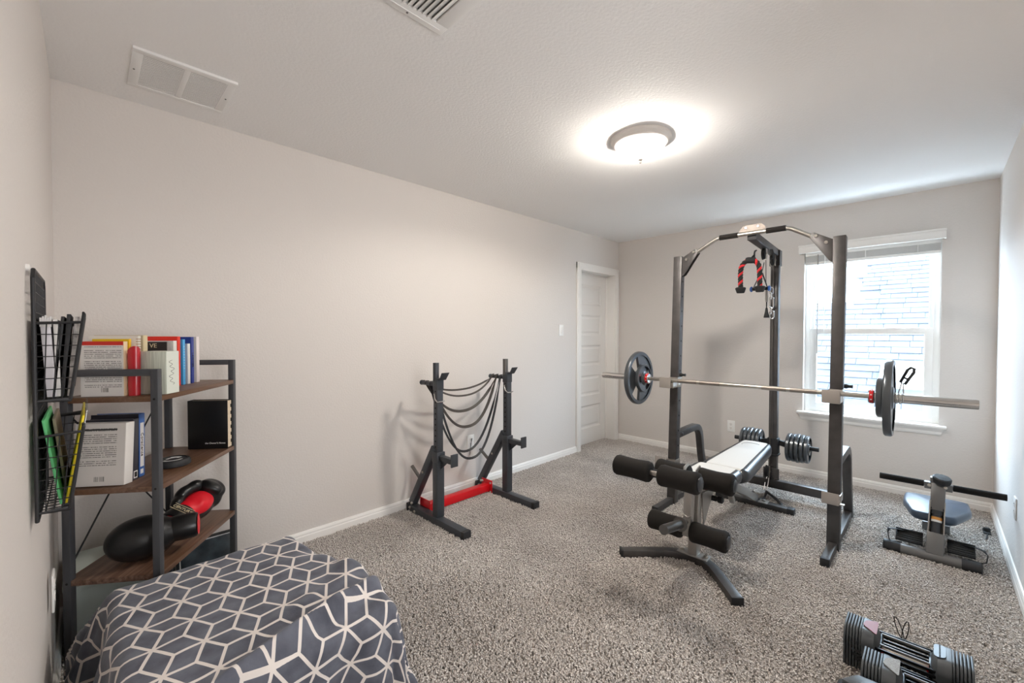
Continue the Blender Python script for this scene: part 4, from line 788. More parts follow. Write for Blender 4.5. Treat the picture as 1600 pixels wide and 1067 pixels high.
# ---------------------------------------------------------------- adjustable dumbbells
DG = mat('dumbbell_grey', '#54585b', .42, .1); DP = mat('dumbbell_plate_grey', '#4b4f52', .45, .15); DR = mat('rail_black', '#141416', .35, .2); DD = mat('decal_red_print', '#8f4a4c', .4); DE = mat('decal_grey_print', '#8b8780', .4, vary=.4, vscale=220)
def dumbbell(label, loc, dec, tie=False):
    t = thing('adjustable_dumbbell', label, 'dumbbell', loc, 0, 'adjustable dumbbells on the carpet')
    hw_, hz = .078, .165
    def prof(k=1.0, dz=0): return rounded([(-hw_ * k, .004), (hw_ * k, .004), (hw_ * k, hz * .80 + dz), (hw_ * .72 * k, hz + dz), (-hw_ * .72 * k, hz + dz), (-hw_ * k, hz * .80 + dz)], .018, 4)
    XZ = lambda y: Matrix(((1, 0, 0, 0), (0, 0, -1, y), (0, 1, 0, 0), (0, 0, 0, 1)))
    for s in (1, -1):
        for i in range(6):
            m = MB(); y = s * (.176 - i * .0092); m.prism(prof(1 - .012 * i), .0068, XZ(y + (.0068 if s < 0 else 0))); obj('weight_slab', m, DP, t, .0015)
        # moulded cap, sloping towards the handle
        m = MB(); vs = []; fs = []
        rings = [(.122, 1.0, 0), (.112, 1.0, 0), (.086, .96, -.004), (.074, .80, -.030), (.070, .66, -.040)]
        for y, k, dz in rings: vs += [(x, s * y, z) for x, z in prof(k, dz)]
        n = len(prof())
        for r_ in range(len(rings) - 1): fs += [(r_ * n + i, r_ * n + (i + 1) % n, (r_ + 1) * n + (i + 1) % n, (r_ + 1) * n + i) for i in range(n)]
        fs += [tuple(range(n)), tuple(range((len(rings) - 1) * n, len(rings) * n))]; m.add(vs, fs); cp = obj('end_cap', m, DG, t, ang=40)
        m = MB(); P = rounded([(-.052, -.018), (.050, -.018), (.020, .020), (-.020, .026)], .010, 4) if s > 0 else rounded([(-.045, -.020), (.045, -.020), (.042, .012), (-.042, .012)], .018, 4)
        M = Matrix.Translation((.0, s * .0965, hz - .0005)) @ Matrix(((1, 0, 0, 0), (0, s, 0, 0), (0, 0, 1, 0), (0, 0, 0, 1))) @ Matrix.Rotation(.14, 4, 'X'); m.prism(P, .0022, M); obj('decal', m, dec if s > 0 else DG, cp, label='printed selector decal' if s > 0 else None)
        m = MB(); m.ball((-.050, s * .066, .108), .0095, None, 12, 8); m.tube([(-.050, s * .066, .10), (-.050, s * .078, .08)], .005, 8); obj('selector_knob', m, MT['red'], t, label='small red selector knob')
        m = MB(); m.box((0, s * .069, .07), (.13, .010, .10)); obj('inner_plate', m, DR, t, .003)
    for i in range(7):                      # nested rails joining the slabs, front and back
        for q in (-1, 1):
            m = MB(); z = .020 + i * .0165; m.box((q * (.075 - .0035 * abs(i - 3)), 0, z), (.006, .350 - .018 * (6 - i), .0095)); obj('rail', m, DR, t, .001)
    m = MB(); m.lathe([(.014, -.068), (.016, -.05), (.0175, 0), (.016, .05), (.014, .068)], axis((0, 0, .085), (0, 1, 0)), 24); obj('handle', m, MT['steel'], t)
    for q in (-1, 1):
        m = MB(); m.tube([(q * .040, -.068, .125), (q * .040, .068, .125)], .005, 10); obj('guard_rod', m, MT['steeltube'], t)
    if tie:
        m = MB()
        for a, ln in ((.30, .085), (-.15, .080)):
            P = []
            for k in range(0, 361, 24):
                w = math.radians(k); P.append((.078, .008 + math.sin(a) * ln * (1 - math.cos(w)) * .5 + .008 * math.sin(w), .112 + ln * .5 * (1 - math.cos(w))))
            m.tube(P[:-1], .0018, 6, closed=True)
        obj('wire_tie', m, MT['rubber'], t, label='thin black looped wire tie')
    return t
dumbbell('grey adjustable block dumbbell with a red decal and black wire tie', (2.170, .062, 0), DD, True)
dumbbell('grey adjustable block dumbbell nearest the bottom edge with a pale decal', (1.965, -.010, 0), DE)
db = thing('dumbbell_cradle', 'grey moulded dumbbell tray end with white zigzag edging at the bottom edge', 'tray', (1.79, .13, 0)); m = W(db)
m.prism(rounded([(1.69, .03), (1.815, .03), (1.852, .11), (1.835, .222), (1.69, .222)], .03), .128); obj('tray_body', m, MT['cap'], db, .014)
m = W(db); m.prism(rounded([(1.79, .095), (1.868, .090), (1.862, .172), (1.80, .21)], .01), .020, Matrix.Translation((0, 0, .122)) ); m.prism(rounded([(1.76, .0), (1.855, .0), (1.870, .086), (1.785, .090)], .01), .016, Matrix.Translation((0, 0, .124))); obj('top_flap', m, DG, db, .006)
m = W(db)
for i in range(12): m.add([(1.778, .075 + i * .010, .1285), (1.778, .085 + i * .010, .1285), (1.788, .080 + i * .010, .1300), (1.776, .080 + i * .010, .1280)], [(0, 1, 2), (0, 2, 3), (1, 3, 2), (0, 3, 1)])
obj('zigzag_edging', m, MT['paper'], db, label='white zigzag edging')
# ---------------------------------------------------------------- corner shelf, turned in the corner
TH = .94849764; SM = Matrix.Translation((-.0555, 2.2453, 0)) @ Matrix.Rotation(TH, 4, 'Z'); LS, DS = .5845, .293
ZT, ZMD, ZB, ZR = 1.078, .740, .406, 1.180
shf = thing('shelf_unit', 'three tier dark steel shelf with rustic wood boards standing in the corner', 'shelf', M=SM); SMt = MT['shelfm']; PW = .025
def local(): return MB()
for s in (0, LS):
    for d in (0, DS):
        m = local(); m.bar([(s, -d, 0), (s, -d, ZR)], PW, PW, (1, 0, 0)); pst = obj('post', m, SMt, shf, .0015)
        m = local(); n = -1 if s == 0 else 1
        for z in (ZT - .010, ZMD - .010, ZB - .010): m.lathe([(.0042, 0), (.0042, .0006), (0, .0006)], axis((s + n * PW / 2, -d, z), (n, 0, 0)), 10)
        obj('screw_hole', m, MT['dark'], pst)
        m = local(); m.lathe([(.014, 0), (.014, .006), (.010, .010)], Matrix.Translation((s, -d, 0)), 12); obj('levelling_foot', m, MT['cap'], shf)
    m = local(); m.bar([(s, -.0124, ZR - PW / 2), (s, -DS + .0124, ZR - PW / 2)], PW, PW); obj('end_rail', m, SMt, shf, .0015)
for z in (ZT, ZMD, ZB):
    m = local(); m.bb((-.011, .0122, z - .020), (LS + .011, -DS - .0122, z)); obj('board', m, MT['wood'], shf, .0015)
m = local(); m.tube([(.004, .014, .42), (LS - .004, .014, 1.04)], .0032, 8); m.tube([(.004, .016, 1.04), (LS - .004, .016, .42)], .0032, 8); obj('cross_brace', m, MT['rubber'], shf)
GRP = 'books on the corner shelf'
def book(label, s, dsp, t, w, h, z, back, spine, tilt=0, pages='paper', kind='book', turn=0, soft=False):
    M = SM @ Matrix.Translation((s + t / 2, -(dsp - w / 2), z + .0006 + t / 2 * math.sin(tilt))) @ Matrix.Rotation(turn, 4, 'Z') @ Matrix.Rotation(tilt, 4, 'Y')
    o = thing(kind, label, 'book' if kind != 'notebook' else 'notebook', M=M); c = .0018 if not soft else .0008; e = .003 if not soft else 0
    m = MB(); m.bb((-t / 2, -w / 2 + .0004, 0), (-t / 2 + c, w / 2, h)); obj('back_cover', m, back, o)
    m = MB(); m.bb((t / 2 - c, -w / 2 + .0004, 0), (t / 2, w / 2, h)); obj('front_cover', m, spine, o)
    m = MB(); m.bb((-t / 2, -w / 2 - c, 0), (t / 2, -w / 2 + .0003, h)); obj('spine', m, spine, o, .0006)
    m = MB(); m.bb((-t / 2 + c, -w / 2 + .0004, e), (t / 2 - c, w / 2 - e, h - e)); obj('pages', m, MT[pages], o)
    return o, t, w, h
def stripe(o, name, lo, hi, m, parent=None, label=None):
    b = MB(); b.bb(lo, hi); return obj(name, b, m, parent or o, label=label)
cr = lambda n, c: mat(n, c, .45)
PW1 = printed('white_back_print', '#d9d6d3', z0=.030, z1=.188, pitch=.0068, y0=-.064, y1=.058)
o, t, w, h = book('white back cover of a printed book with a red top edge, nearest the basket', .0135, .177, .020, .140, .205, ZT, PW1, cr('cream_cover', '#e6cfa8'))
stripe(o, 'red_band', (-t / 2 - .0004, -w / 2, h - .014), (-t / 2 + .001, w / 2, h + .0006), cr('red_cover', '#c8281f'), label='red band across the top'); b = MB(); b.bb((-t / 2 - .0005, -.022, .016), (-t / 2 + .0005, .004, .032)); obj('barcode', b, MT['barcode'], o)
book('yellow notebook showing only its top edge behind the white printed book', .036, .180, .012, .120, .214, ZT, cr('yellow_cover', '#e0bc10'), cr('yellow_cover_b', '#e0b010'), kind='notebook')
o, t, w, h = book('white spiral bound notebook standing behind the red pouch', .056, .200, .014, .165, .226, ZT, cr('ivory_cover', '#e7e4de'), cr('ivory_cover_b', '#d9d4c8'), kind='notebook', soft=True)
for i in range(22):
    b = MB(); z = .008 + i * .0098; b.tube([(.0105 * math.cos(a), -w / 2 + .002 + .006 * math.sin(a), z) for a in [math.radians(q) for q in range(0, 360, 45)]], .0011, 5, closed=True); obj('coil_ring', b, cr('bronze_wire', '#8d6a35') if i == 0 else bpy.data.materials['bronze_wire'], o)
book('thick beige binder spine beside the white spiral notebook', .078, .202, .026, .165, .228, ZT, cr('beige_cover', '#cdbf9f'), cr('beige_cover_b', '#c9b995'))
book('dark book with small pale title lettering behind the block of pages', .268, .178, .020, .165, .199, ZT, cr('black_cover', '#2a2427'), cr('grey_photo_spine', '#8b8482'))
bko = bpy.data.objects[[x.name for x in C.objects if x.get('label', '').startswith('dark book with small')][0]]
text('VE', .026, Matrix(((0, 0, -1, -.0106), (-1, 0, 0, -.030), (0, 1, 0, .182), (0, 0, 0, 1))), MT['gold'], bko)
b = MB(); b.bb((-.0104, .010, .150), (-.0099, .082, .197)); obj('photo_patch', b, cr('navy_print', '#2b3038'), bko)
o, t, w, h = book('white book with red yellow and green bands low on its spine', .300, .184, .024, .180, .203, ZT, cr('white_cover', '#dedad4'), cr('white_cover_b', '#e2ddd6'))
for z, c, n in ((.052, '#c01f2c', 'red'), (.040, '#e3c22a', 'yellow'), (.026, '#1f8748', 'green')): stripe(o, 'spine_band', (-t / 2 + .001, -w / 2 - .0022, z), (t / 2 - .001, -w / 2, z + .012), cr(n + '_band', c), label=n + ' spine band')
book('bright red book with a tall spine beside the white banded one', .330, .184, .020, .185, .222, ZT, cr('bright_red', '#e23122'), cr('bright_red_b', '#e2351f'))
o, t, w, h = book('light blue slim book with white dots down its spine', .372, .182, .018, .160, .208, ZT, cr('sky_blue', '#4fa6e0'), cr('sky_blue_b', '#55aee6'))
b = MB()
for i in range(9): b.ball((.001, -w / 2 - .0014, .075 + i * .0125), (.0022, .0012, .003), None, 6, 4)
obj('spine_print', b, MT['paper'], o)
book('short pale grey book between the light blue and dark blue ones', .398, .188, .020, .14, .188, ZT, cr('pale_grey', '#b6bccb'), cr('offwhite', '#dfdcd8'))
o, t, w, h = book('tall dark blue book with dark lettering specks on the spine', .434, .184, .022, .185, .219, ZT, cr('royal_blue', '#1d3a8c'), cr('royal_blue_b', '#33418f'))
text('LAWYER', .018, Matrix(((0, 0, 0, 0), (0, 0, -1, -w / 2 - .002), (1, 0, 0, .11), (0, 0, 0, 1))) @ Matrix.Identity(4) if False else Matrix(((0, 1, 0, 0), (0, 0, -1, -w / 2 - .0021), (-1, 0, 0, .11), (0, 0, 0, 1))), MT['ink'], o, name='spine_print')
book('white ended book standing last in the top row', .478, .184, .024, .16, .220, ZT, cr('white_end', '#e9e4e0'), cr('white_end_b', '#e6dcda'))
# red rolled pouch
rp2 = thing('rolled_pouch', 'glossy red rolled pouch standing in front of the spiral notebook', 'pouch', M=SM @ Matrix.Translation((.033, -.200, ZT + .0005))); m = MB(); vs = []; fs = []; n = 26
for r_, (z, k, kk) in enumerate(((0, 1, 1), (.02, 1.02, 1), (.10, 1.05, 1), (.15, 1.08, 1.0), (.168, 1.06, 1.0), (.160, .90, .9), (.13, .80, .8))):
    for i in range(n):
        a = 2 * PI * i / n; zz = z - (.020 * math.cos(a - .6) if z > .145 else 0); vs.append((.015 * k * math.cos(a), .019 * k * math.sin(a), max(0, zz)))
for r_ in range(6): fs += [(r_ * n + i, r_ * n + (i + 1) % n, (r_ + 1) * n + (i + 1) % n, (r_ + 1) * n + i) for i in range(n)]
fs += [tuple(range(n))[::-1]]; m.add(vs, fs); obj('roll', m, mat('red_plastic_film', '#b51a26', .3, coat=.3), rp2, ang=70); m = MB(); m.add([(.011, -.010, .10), (.011, .012, .10), (.014, .018, .178), (.009, -.012, .170), (.014, -.010, .10), (.014, .012, .10), (.017, .018, .178), (.012, -.012, .170)], [(0, 1, 2, 3), (7, 6, 5, 4), (0, 4, 5, 1), (1, 5, 6, 2), (2, 6, 7, 3), (3, 7, 4, 0)]); obj('flap', m, mat('coral_film', '#d0494c', .4), rp2)
# page block (directory) with wavy lines
def pages_mat():
    m = bpy.data.materials.new('page_edges'); m.use_nodes = True; t = NT(m); b = t.n['Principled BSDF']; o = t.sep(t.coord()); mp = t.new('ShaderNodeCombineXYZ'); t.put(mp.inputs[0], t.math('MULTIPLY', o[0], 420)); t.put(mp.inputs[1], t.math('MULTIPLY', o[1], 420)); t.put(mp.inputs[2], t.math('MULTIPLY', o[2], 10))
    t.l.new(t.ramp(t.noise(1, 2, mp.outputs[0]), [(.3, hexl('#a9ad9f')), (.6, hexl('#cbcfc2'))]), b.inputs['Base Color']); b.inputs['Roughness'].default_value = .85; return m
MT['pageedge'] = pages_mat()
pb_ = thing('directory_block', 'thick pale green block of paper pages standing at the shelf corner', 'book', M=SM @ Matrix.Translation((.040, -.303, ZT + .0006)) @ Matrix.Rotation(math.radians(-5), 4, 'Z')); m = MB(); vs = []; n = 8
m.prism([(0, 0), (.072, 0), (.075, .048), (.072, .094), (0, .094), (-.004, .048)], .166); obj('page_block', m, MT['pageedge'], pb_, .002)
m = MB(); m.box((.036, -.0008, .083), (.068, .0016, .164)); fr = obj('end_page', m, mat('pale_end_page', '#d5d9cf', .8), pb_)
m = MB(); P = []
for i in range(30): P.append((.030 + .010 * math.sin(i * 1.1) + .006 * math.cos(i * .37), -.0018, .035 + i * .0033))
m.tube(P, .0006, 5); obj('scribble', m, MT['ink'], fr)
# middle shelf
PW2 = printed('white_back_print_b', '#cfcbc7', z0=.075, z1=.215, pitch=.0075, y0=-.055, y1=.070)
o, t, w, h = book('white hardback with a printed back cover leaning on the middle shelf', .012, .172, .044, .165, .232, ZMD, PW2, cr('white_jacket', '#e4e0db'), tilt=math.radians(4), pages='paper')
b = MB(); b.bb((-t / 2 - .0005, -.018, .016), (-t / 2 + .0005, .016, .034)); obj('barcode', b, MT['barcode'], o); text('PATRIOT', .016, Matrix(((0, 1, 0, 0), (0, 0, -1, -w / 2 - .0021), (-1, 0, 0, .09), (0, 0, 0, 1))), MT['emblem'], o, name='spine_print', sx=.9) if False else None
b = MB(); b.bb((-t / 2 - .0006, -.056, .206), (-t / 2 + .0004, .060, .211)); obj('bold_heading', b, MT['ink'], o)
o, t, w, h = book('black book with a small barcode label between white hardback and blue spine', .066, .166, .030, .165, .238, ZMD, cr('charcoal_cover', '#34343c'), cr('charcoal_cover_b', '#3a3a42'), tilt=math.radians(2.5))
stripe(o, 'label_sticker', (-t / 2 + .006, -w / 2 - .0022, .006), (t / 2 - .004, -w / 2, .034), MT['paper']); b = MB(); b.bb((-t / 2 + .009, -w / 2 - .0026, .010), (t / 2 - .007, -w / 2, .030)); obj('barcode', b, MT['barcode'], o)
o, t, w, h = book('blue and white spined book standing right of the black barcode book', .106, .164, .032, .165, .252, ZMD, cr('midnight_cover', '#25222a'), cr('blue_jacket', '#3f6bb4'), tilt=math.radians(1))
stripe(o, 'title_panel', (-.010, -w / 2 - .0024, .040), (.010, -w / 2, .215), MT['paper'], label='white title panel'); text('Conscience', .020, Matrix(((0, 1, 0, 0), (0, 0, -1, -w / 2 - .003), (-1, 0, 0, .128), (0, 0, 0, 1))), MT['emblem'], o, name='spine_print')
stripe(o, 'badge', (-.009, -w / 2 - .0024, .012), (.007, -w / 2, .030), MT['paper'])
pk = thing('round_tin', 'low round black tin with curved white marks on its lid', 'tin', M=SM @ Matrix.Translation((.262, -.200, ZMD + .0005))); m = MB(); m.lathe([(.055, 0), (.062, .003), (.063, .012), (.061, .022), (.056, .028), (.048, .030), (.046, .027), (0, .027)], None, 40); obj('body', m, MT['cap'], pk)
m = MB(); m.M = Matrix.Rotation(-TH, 4, 'Z')
for r_, a0, a1 in ((.036, 200, 330), (.022, 20, 170), (.030, 20, 110)):
    m.sweep([(r_ * math.cos(math.radians(a)), r_ * math.sin(math.radians(a)), .0278) for a in range(a0, a1, 10)], [(-.0045, -.0005), (.0045, -.0005), (.0045, .0005), (-.0045, .0005)], (0, 0, 1))
obj('lid_print', m, MT['paper'], pk, label='white curved marks')
bi = thing('black_notebook', 'black leather notebook with ragged cream page edges at the shelf end', 'notebook', M=SM @ Matrix.Translation((.520, -.300, ZMD + .0006)) @ Matrix.Rotation(math.radians(-3), 4, 'Z')); w, h, t = .185, .240, .042
m = MB(); m.bb((0, 0, 0), (.003, w, h)); obj('front_cover', m, MT['blackleather'], bi, .001); m = MB(); m.bb((t, 0, 0), (t + .003, w, h)); obj('back_cover', m, MT['blackleather'], bi, .001); m = MB(); m.bb((0, w - .003, 0), (t + .003, w, h)); obj('spine', m, MT['blackleather'], bi, .001)
m = MB()
for i in range(13): z = .004 + i * .0178; m.bb((.0032, .004 + (.004 if i % 2 else 0), z), (t - .0002, w - .004, z + .0178))
obj('page_block', m, mat('cream_pages', '#dcccb4', .8), bi)
text('An Usher\'s Handbook' if False else 'the Owner\'s Notes', .012, Matrix(((0, 0, -1, -.0006), (-1, 0, 0, .058), (0, 1, 0, .028), (0, 0, 0, 1))), MT['paper'], bi)
# picture frame leaning on the wall, bin under the shelf
pf = thing('picture_frame', 'black picture frame with a thin white mat line leaning on the long wall', 'picture frame', M=Matrix.Translation((.437, YL - .085, .004)) @ Matrix.Rotation(math.radians(-12), 4, 'X')); m = MB(); fw, fh = .258, .235
m.bb((-fw / 2, -.01, 0), (-fw / 2 + .012, .01, fh)); m.bb((fw / 2 - .012, -.01, 0), (fw / 2, .01, fh)); m.bb((-fw / 2, -.0099, 0), (fw / 2, .0099, .012)); m.bb((-fw / 2, -.0099, fh - .012), (fw / 2, .0099, fh)); obj('frame', m, MT['rubber'], pf, .002)
m = MB(); m.bb((-fw / 2 + .011, -.004, .011), (fw / 2 - .011, .004, fh - .011)); obj('mat_board', m, MT['paper'], pf); m = MB(); m.bb((-fw / 2 + .018, -.0055, .018), (fw / 2 - .018, .003, fh - .018)); obj('photo', m, mat('dark_photo', '#3c444a', .15, vary=.5, vscale=14), pf)
# boxing gloves
def blob(balls, tubes=(), vox=.006, smooth=8, name='shell'):
    b = MB()
    for c, r, M in balls: b.ball((0, 0, 0), r, Matrix.Translation(c) @ M, 20, 14)
    for P, r in tubes: b.tube(P, r, 16)
    me = b.mesh(name, smooth=True); o = bpy.data.objects.new('tmp', me); C.objects.link(o)
    r_ = o.modifiers.new('r', 'REMESH'); r_.mode = 'VOXEL'; r_.voxel_size = vox; s_ = o.modifiers.new('s', 'SMOOTH'); s_.iterations = smooth; s_.factor = .6
    dg = bpy.context.evaluated_depsgraph_get(); dg.update(); me2 = bpy.data.meshes.new_from_object(o.evaluated_get(dg)); bpy.data.objects.remove(o)
    me2.polygons.foreach_set('use_smooth', [True] * len(me2.polygons)); me2.name = name; return me2
RX_ = lambda d: Matrix.Rotation(math.radians(d), 4, 'X'); RY_ = lambda d: Matrix.Rotation(math.radians(d), 4, 'Y'); RZ_ = lambda d: Matrix.Rotation(math.radians(d), 4, 'Z')
def glove(label, M, thumb, word, dome=False):
    g = thing('boxing_glove', label, 'boxing glove', M=M, group='boxing gloves on the lowest shelf')
    obj('shell', blob([((.175, 0, .058), (.108, .086, .078), Matrix()), ((.115, 0, .052), (.07, .060, .050), Matrix())], [([(.06, 0, .050), (.14, 0, .050)], .044)], smooth=12) if dome else blob([((.165, 0, .048), (.095, .062, .046), Matrix()), ((.235, 0, .066), (.048, .062, .060), RY_(-15)), ((.250, 0, .098), (.040, .058, .036), RY_(-25)), ((.225, 0, .118), (.030, .052, .024), RY_(10))], [([(.10, 0, .048), (.16, 0, .048)], .043)]), MT['blackleather'], g)
    obj('thumb', blob([((.115, thumb * .050, .070), (.040, .024, .030), RZ_(thumb * 12)), ((.160, thumb * .062, .088), (.045, .026, .030), RY_(-20) @ RZ_(-thumb * 5)), ((.198, thumb * .050, .108), (.036, .026, .028), RY_(-20) @ RZ_(-thumb * 20))]), MT['blackleather'], g)
    obj('palm', blob([((.158, -thumb * .006, .071), (.078, .052, .040), RY_(-6)), ((.112, 0, .062), (.045, .045, .038), Matrix()), ((.145, -thumb * .026, .086), (.040, .020, .026), RZ_(8))]), MT['redleather'], g, label='bright red palm leather')
    m = MB(); m.lathe([(.036, -.012), (.044, -.010), (.0475, .0), (.0485, .03), (.0475, .062), (.0455, .070), (.040, .072)], Matrix.Translation((.022, 0, .050)) @ RY_(90) @ Matrix.Diagonal((.96, 1.06, 1, 1)), 36); cf = obj('cuff', m, MT['blackleather'], g)
    m = MB(); m.lathe([(.030, .03), (.034, -.012), (.040, -.014)], Matrix.Translation((.022, 0, .050)) @ RY_(90) @ Matrix.Diagonal((.96, 1.06, 1, 1)), 28); obj('lining', m, MT['redleather'], g)
    if word:
        M2 = Matrix(((0, .15, .1, .056), (-1, 0, 0, 0), (0, 0, 1, .0975), (0, 0, 0, 1)))
        text('CENTURY', .021, Matrix(((0, 1, 0, .056), (-1, 0, 0, 0), (0, 0, 1, .0972), (0, 0, 0, 1))), MT['gold'], cf, sx=.80)
        m = MB()
        for x in (.040, .073): m.box((x, 0, .0974), (.0016, .082, .0012))
        obj('print_rule', m, MT['gold'], cf)
        m = MB(); Mq = Matrix.Translation((.060, -.0475, .066)) @ RX_(62); q = rounded([(-.014, -.012), (.014, -.012), (.014, .012), (-.014, .012)], .003, 2); m.tube([Mq @ Vector((x, y, .001)) for x, y in q], .001, 5, closed=True); m.add([Mq @ Vector(p) for p in ((-.008, -.008, .001), (.002, -.008, .001), (.008, .008, .001), (-.002, .008, .001), (-.008, -.008, .003), (.002, -.008, .003), (.008, .008, .003), (-.002, .008, .003))], [(0, 1, 2, 3), (7, 6, 5, 4), (0, 4, 5, 1), (1, 5, 6, 2), (2, 6, 7, 3), (3, 7, 4, 0)]); obj('side_emblem', m, MT['gold'], cf)
    return g
GZ = ZB + .0
glove('boxing glove with its red palm up and lettered cuff, lying over the other', SM @ Matrix.Translation((.240, -.165, GZ + .030)) @ Matrix.Rotation(math.radians(-4), 4, 'Z') @ RY_(-4) @ RX_(28) @ Matrix.Scale(1.1, 4), 1, True)
glove('boxing glove with its black rounded back up, nearest the basket', SM @ Matrix.Translation((.205, -.335, GZ + .153)) @ Matrix.Rotation(math.radians(112), 4, 'Z') @ RY_(2) @ RX_(186) @ Matrix.Scale(1.10, 4), 1, False, True)
# ---------------------------------------------------------------- wire wall organiser and its papers
og = thing('wall_organizer', 'black wire wall organiser with two hanging baskets on the left wall', 'organizer', (XL + .01, 1.68, .88)); BW = mat('black_wire', '#29292b', .45, .3); oa, ob = 1.505, 1.862; wx = XL + .012
m = W(og); m.tube([(wx, oa, .865), (wx, oa, 1.445), (wx, oa + .02, 1.466), (wx, ob - .02, 1.466), (wx, ob, 1.445), (wx, ob, .865)], .0042, 10, closed=True); obj('back_frame', m, BW, og)
m = W(og)
for i in range(1, 15): y = oa + (ob - oa) * i / 15; cyl(m, (wx, y, .867), (wx, y, 1.465), .0016, 6)
for i in range(1, 24): z = .867 + .598 * i / 24; cyl(m, (wx, oa, z), (wx, ob, z), .0016, 6)
obj('back_mesh', m, BW, og)
m = W(og)
for y in (oa + .02, ob - .02): m.lathe([(.008, 0), (.008, .006), (0, .008)], axis((XL, y, 1.470), (1, 0, 0)), 12)
obj('mount_clip', m, MT['plastic'], og)
for zt, zb, xt, xb, zf in ((1.338, 1.152, -.006, -.030, 1.362), (1.066, .884, -.010, -.034, 1.082)):
    m = W(og); rim = [(wx + .003, oa, zt), (xt, oa, zt + .004), (xt + .002, oa, zf), (xt + .002, ob, zf), (xt, ob, zt + .004), (wx + .003, ob, zt)]; m.tube(rim, .0034, 8); m.tube([(wx + .003, oa, zb), (xb, oa, zb), (xb, ob, zb), (wx + .003, ob, zb)], .003, 8); m.tube([(xt + .002, oa, zf), (xb, oa, zb)], .0036, 8); m.tube([(xt + .002, ob, zf), (xb, ob, zb)], .0036, 8); bs = obj('basket_frame', m, BW, og)
    m = W(og)
    for y in (oa, ob):
        for i in range(1, 7): q = i / 7; cyl(m, (wx + .003, y, zt + (zb - zt) * q), (xt + (xb - xt) * q, y, zt + (zb - zt) * q), .0013, 6)
        for i in range(1, 4): q = i / 4; cyl(m, (wx + (xt - wx) * q, y, zt), (wx + (xb - wx) * q, y, zb), .0013, 6)
    for i in range(1, 8): q = i / 8; x = xt + (xb - xt) * q; z = zf + (zb - zf) * q; cyl(m, (x, oa, z), (x, ob, z), .0013, 6)
    for i in range(1, 14): y = oa + (ob - oa) * i / 14; cyl(m, (xt + .002, y, zf), (xb, y, zb), .0013, 6); cyl(m, (xb, y, zb), (wx, y, zb), .0013, 6)
    for i in range(1, 4): x = wx + (xb - wx) * i / 4; cyl(m, (x, oa, zb), (x, ob, zb), .0013, 6)
    obj('basket_mesh', m, BW, bs)
def sheet(name, label, cat, xt, zt, xb, zb, th, m, y0=1.53, y1=1.83, group='papers in the wall organiser'):
    t = thing(name, label, cat, (xb, (y0 + y1) / 2, zb)); b = W(t); b.add([(xb, y0, zb), (xb + th, y0, zb), (xt + th, y0, zt), (xt, y0, zt), (xb, y1, zb), (xb + th, y1, zb), (xt + th, y1, zt), (xt, y1, zt)], [(3, 2, 1, 0), (4, 5, 6, 7), (0, 1, 5, 4), (1, 2, 6, 5), (2, 3, 7, 6), (3, 0, 4, 7)]); obj('body', b, m, t, .0008); return t, b
o, b = sheet('paper_stack', 'thick stack of white papers in the upper wire basket', 'papers', -.080, 1.350, -.070, 1.158, .017, mat('white_sheets', '#dcd9de', .7))
for i in range(5):
    b = W(o); x = -.080 + i * .0042; b.add([(x, 1.528, 1.33), (x + .003, 1.528, 1.33), (x + .003, 1.528, 1.352 + .003 * (i % 3)), (x, 1.528, 1.352 + .003 * (i % 3)), (x, 1.832, 1.33), (x + .003, 1.832, 1.33), (x + .003, 1.832, 1.354), (x, 1.832, 1.354)], [(3, 2, 1, 0), (4, 5, 6, 7), (0, 1, 5, 4), (1, 2, 6, 5), (2, 3, 7, 6), (3, 0, 4, 7)]); obj('loose_sheet', b, MT['paper'], o)
sheet('paper_sheaf', 'fanned white sheaf leaning beside the stack in the upper basket', 'papers', -.058, 1.348, -.054, 1.158, .008, MT['paper'])
sheet('black_folder', 'black folder leaning in the upper basket, the one next to the papers', 'folder', -.044, 1.356, -.062, 1.158, .006, MT['cap']); sheet('black_folder', 'black folder leaning in the upper basket, nearer the room', 'folder', -.034, 1.362, -.048, 1.158, .007, MT['cap'])
sheet('magazine', 'grey magazine with creased edge at the front of the upper basket', 'magazine', -.020, 1.356, -.036, 1.158, .008, mat('creased_silver', '#aaa6a4', .35, vary=.5, vscale=60))
sheet('green_folder', 'pale green folder standing in the lower wire basket', 'folder', -.080, 1.102, -.052, .890, .005, mat('green_card', '#5cb877', .6)); sheet('yellow_folder', 'bright yellow folder leaning out of the lower wire basket', 'folder', -.010, 1.105, -.043, .890, .0045, mat('yellow_card', '#ecd31b', .5))
sheet('document_sleeve', 'clear plastic sleeve around the yellow folder in the lower basket', 'sleeve', -.003, 1.118, -.0365, .892, .003, MT['sleeve']); sheet('brown_envelope', 'brown paper envelope behind the green folder in the lower basket', 'envelope', -.066, 1.092, -.046, .905, .006, mat('kraft', '#8c7d6d', .7), 1.62, 1.84)
